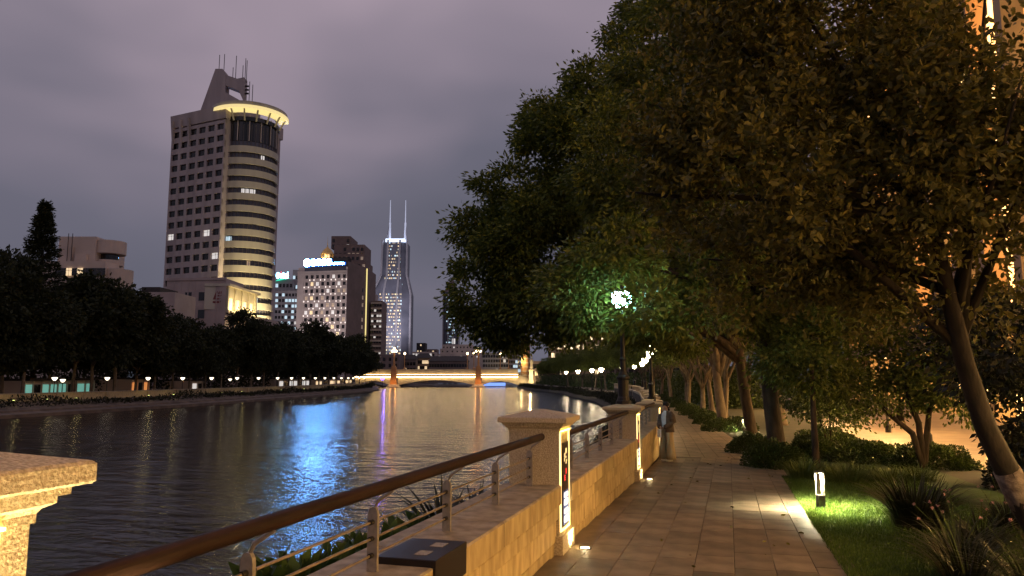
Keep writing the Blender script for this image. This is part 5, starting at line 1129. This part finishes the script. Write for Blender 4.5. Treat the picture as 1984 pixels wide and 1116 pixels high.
# lamps along the far curve of this bank and a bright kiosk light by the water
for i, (px_, D_) in enumerate(((1147, 150), (1097, 205), (1165, 135), (1120, 175))):
    p = atD(px_, 732, D_); p.z = zp(p.y); t = dup(lm, (p.x, p.y, p.z), scale=(1.3, 1.3, 1.5), label=ORD(i) + ' white bowl lamp on the curving bank under the dark trees'); t['group'] = 'lamps on the curving bank'
    for ch in [o for o in bpy.data.objects if o.parent == t and o.name.startswith('bowl')]:
        ch.data = ch.data.copy(); ch.data.materials[0] = M['lampbank']
t = thing('floodlit_hall', 'warm floodlit hall glimpsed beneath and through the overhanging crown', 'building')
M['halllit'] = emit('hall window light', (1.0, .74, .42), 2.0)
hw = MB().box(-.5, .5, -.05, .1, -.5, .5).mesh('window'); hw.materials.append(M['halllit'])
a_, b_, zt = slab_bld(t, 1066, 1200, 640, 360, 20, M['facade'], 'wall')
uu = (b_ - a_); w_ = uu.length; uu.normalize(); oo = Vector((uu.y, -uu.x, 0))
for r in range(5):
    for c in range(11):
        if rb.random() < .22: continue
        wpart('window', hw, t, a_ + uu * ((c + .5) * w_ / 11) + oo * .1 + UP * (4.5 + r * 4.0), uu, -oo, 1.6, 2.2)
MB().loft([[q + UP * z for q in (a_ + oo * .6, b_ + oo * .6, b_, a_)] for z in (zt - .6, zt + .3)]).build('cornice', M['facade'], t)
# dark blocks and a thick belt of shrubs closing the view under the tree row
for i, (x0, x1, yt, D_) in enumerate(((1180, 1290, 690, 230), (1285, 1370, 684, 190), (1030, 1085, 700, 330))):
    low(x0, x1, yt, D_, M['hotel_dark'], ['long dark block behind the receding tree row', 'dark house behind the trunks where the path fades', 'dark low block beside the floodlit hall'][i], 9, 2, .1, roof=False, litk='windim')
rs = np.random.RandomState(181); yy = 62 + 240 * rs.rand(42000) ** 1.3; n_ = len(yy)
base = np.column_stack([np.interp(yy, XW_Y, XW_X) + 4.5 + 5 * rs.rand(n_), yy, -.7 + 3.4 * rs.rand(n_) ** 1.5])
so = link('undergrowth', leaves('undergrowth', base, rs.normal(size=(n_, 3)), .25 + .25 * rs.rand(n_), .45, M['hedge'], rs)); struct(so, 'stuff')

# ------------------------------------------------------------------ the standing woman
PX, PYY = -1.62, 20.5
t = thing('person', 'woman in taupe cardigan, white top and wide khaki trousers with hands clasped', 'person', (PX, PYY, zp(PYY)), math.atan2(-.62, -.78) - math.pi / 2 + math.pi)
t.rotation_euler = (0, 0, math.atan2(-.80, -.60) + math.pi / 2)      # local -Y is the way she faces
S = 1.56 / 1.62; t.scale = (S, S, S)
def ell(cx, cy, z, rx, ry, n_=16, tw=0): return [(cx + rx * math.cos(2 * math.pi * j / n_ + tw), cy + ry * math.sin(2 * math.pi * j / n_ + tw), z) for j in range(n_)]
# body: one skinned figure
me = bpy.data.meshes.new('body')
J = {'pel': (0, 0, .88, .12), 'wa': (0, .0, 1.02, .11), 'ch': (0, .0, 1.22, .13), 'ne': (0, .0, 1.36, .055), 'nk': (0, -.015, 1.42, .047), 'hd': (0, -.02, 1.49, .075), 'ht': (0, -.015, 1.56, .072),
     'ls': (-.155, .01, 1.31, .05), 'le': (-.20, .0, 1.06, .04), 'lw': (-.06, -.19, .93, .026), 'lh': (-.02, -.21, .90, .03), 'rs': (.155, .01, 1.31, .05), 're': (.20, .0, 1.06, .04), 'rw': (.06, -.19, .94, .026), 'rh': (.02, -.215, .91, .03),
     'lhp': (-.085, 0, .82, .085), 'lk': (-.085, -.01, .46, .055), 'la': (-.085, .02, .09, .036), 'lf': (-.10, -.10, .04, .035), 'rhp': (.085, 0, .82, .085), 'rk': (.085, -.01, .46, .055), 'ra': (.085, .02, .09, .036), 'rf': (.10, -.10, .04, .035)}
ks = list(J); E_ = [('pel', 'wa'), ('wa', 'ch'), ('ch', 'ne'), ('ne', 'nk'), ('nk', 'hd'), ('hd', 'ht'), ('ch', 'ls'), ('ls', 'le'), ('le', 'lw'), ('lw', 'lh'), ('ch', 'rs'), ('rs', 're'), ('re', 'rw'), ('rw', 'rh'), ('pel', 'lhp'), ('lhp', 'lk'), ('lk', 'la'), ('la', 'lf'), ('pel', 'rhp'), ('rhp', 'rk'), ('rk', 'ra'), ('ra', 'rf')]
me.from_pydata([J[k_][:3] for k_ in ks], [(ks.index(a), ks.index(c)) for a, c in E_], []); body = link('body', me, t); me.materials.append(M['skin'])
sk = body.modifiers.new('skin', 'SKIN'); sk.use_smooth_shade = True
for i, k_ in enumerate(ks): me.skin_vertices[0].data[i].radius = (J[k_][3], J[k_][3]); me.skin_vertices[0].data[i].use_root = (k_ == 'pel')
sb = body.modifiers.new('sub', 'SUBSURF'); sb.levels = 2; sb.render_levels = 2
fc = MB(); fc.loft([[(x * s, y, z * 1 + 0) for x, y, z in ((-.014, -.088, 1.475), (.014, -.088, 1.475), (.006, -.092, 1.515), (-.006, -.092, 1.515))] and [(-.013 * s, -.085 - .022 * (1 - s), 1.478 + .004 * s), (.013 * s, -.085 - .022 * (1 - s), 1.478 + .004 * s), (.006 * s, -.088, 1.515), (-.006 * s, -.088, 1.515)] for s in (1.0, .45)]); fc.build('nose', M['skin'], body)
for s in (-1, 1):
    MB().lathe([(.002, -.006), (.008, -.004), (.008, .004), (.002, .006)], 8, (s * .03, -.086, 1.515)).build('eye', M['hair'], body)
    MB().lathe([(.004, -.022), (.013, -.01), (.013, .014), (.004, .024)], 8, (s * .083, -.005, 1.497)).build('ear', M['skin'], body)
    for f in range(4): MB().tube([(s * .035, -.215 - f * .004, .915 - f * .017), (s * -.005, -.238, .905 - f * .017), (s * -.03, -.228, .898 - f * .015)], [.009, .0085, .006], 6).build('finger', M['skin'], body)
    MB().tube([(s * .03, -.21, .93), (s * .008, -.232, .94), (s * -.008, -.236, .935)], [.010, .009, .006], 6).build('thumb', M['skin'], body)
    ft = MB(); ft.loft([ell(s * .10, -.03, z, rx, ry, 14) for z, rx, ry in ((0, .046, .125), (.03, .048, .128), (.055, .042, .11), (.085, .036, .06), (.10, .034, .05))]); ft.build('shoe', M['shoe'], t, True)
    tr_ = MB(); tr_.loft([ell(s * cx, cy, z, rx * (1 + .05 * math.sin(z * 40)), ry, 22) for z, cx, cy, rx, ry in ((.065, .135, .01, .112, .14), (.20, .128, .01, .112, .135), (.45, .112, .0, .106, .125), (.70, .09, .0, .098, .122), (.86, .075, 0, .10, .125), (.98, .062, 0, .082, .112))])
    tr_.build('trouser_leg', M['trousers'], t, True)
    sl_ = MB(); sl_.tube([(s * .13, .01, 1.335), (s * .185, .01, 1.25), (s * .225, .01, 1.08), (s * .20, -.06, 1.0), (s * .11, -.165, .95), (s * .075, -.185, .94)], [.06, .085, .092, .085, .068, .06], 14); sl_.build('sleeve', M['cardigan'], t, True)
MB().loft([ell(0, -.012, z, rx, ry, 20) for z, rx, ry in ((.90, .135, .125), (1.05, .13, .122), (1.2, .142, .128), (1.30, .14, .105), (1.365, .085, .07), (1.38, .06, .055))]).build('top', M['tee'], t, True)
cg = MB(); rows_ = []
for z, rx, ry in ((.80, .22, .185), (.92, .205, .175), (1.08, .185, .16), (1.22, .178, .15), (1.31, .168, .125), (1.365, .10, .082), (1.385, .078, .068)):
    op = .55 if z > .9 else .45; n_ = 22
    o_ = [(rx * math.sin(a), -ry * math.cos(a) + .005, z) for a in [op + (2 * math.pi - 2 * op) * j / (n_ - 1) for j in range(n_)]]; i_ = [(x * .95, y * .95, z) for x, y, z in o_[::-1]]; rows_.append(o_ + i_)
cg.loft(rows_); cg.build('cardigan', M['cardigan'], t, True)
hr = MB(); hr.loft([ell(0, cy, z, rx, ry, 18) for z, cy, rx, ry in ((1.43, .055, .045, .035), (1.455, .035, .078, .062), (1.50, .012, .09, .085), (1.545, .002, .091, .092), (1.59, -.003, .08, .085), (1.62, -.003, .045, .05), (1.63, 0, .01, .01))]); ho = hr.build('hair', M['hair'], t, True)
MB().lathe([(.01, 1.36), (.035, 1.385), (.04, 1.42), (.025, 1.455)], 10, (0, .095, 0)).build('hair_knot', M['hair'], ho, True)
MB().loft([[(-.04 + x, -.26 + y, z) for x, y in ((-.06, -.015), (.06, -.015), (.06, .015), (-.06, .015))] for z in (.66, .88)]).build('tote_bag', M['tee'], t)
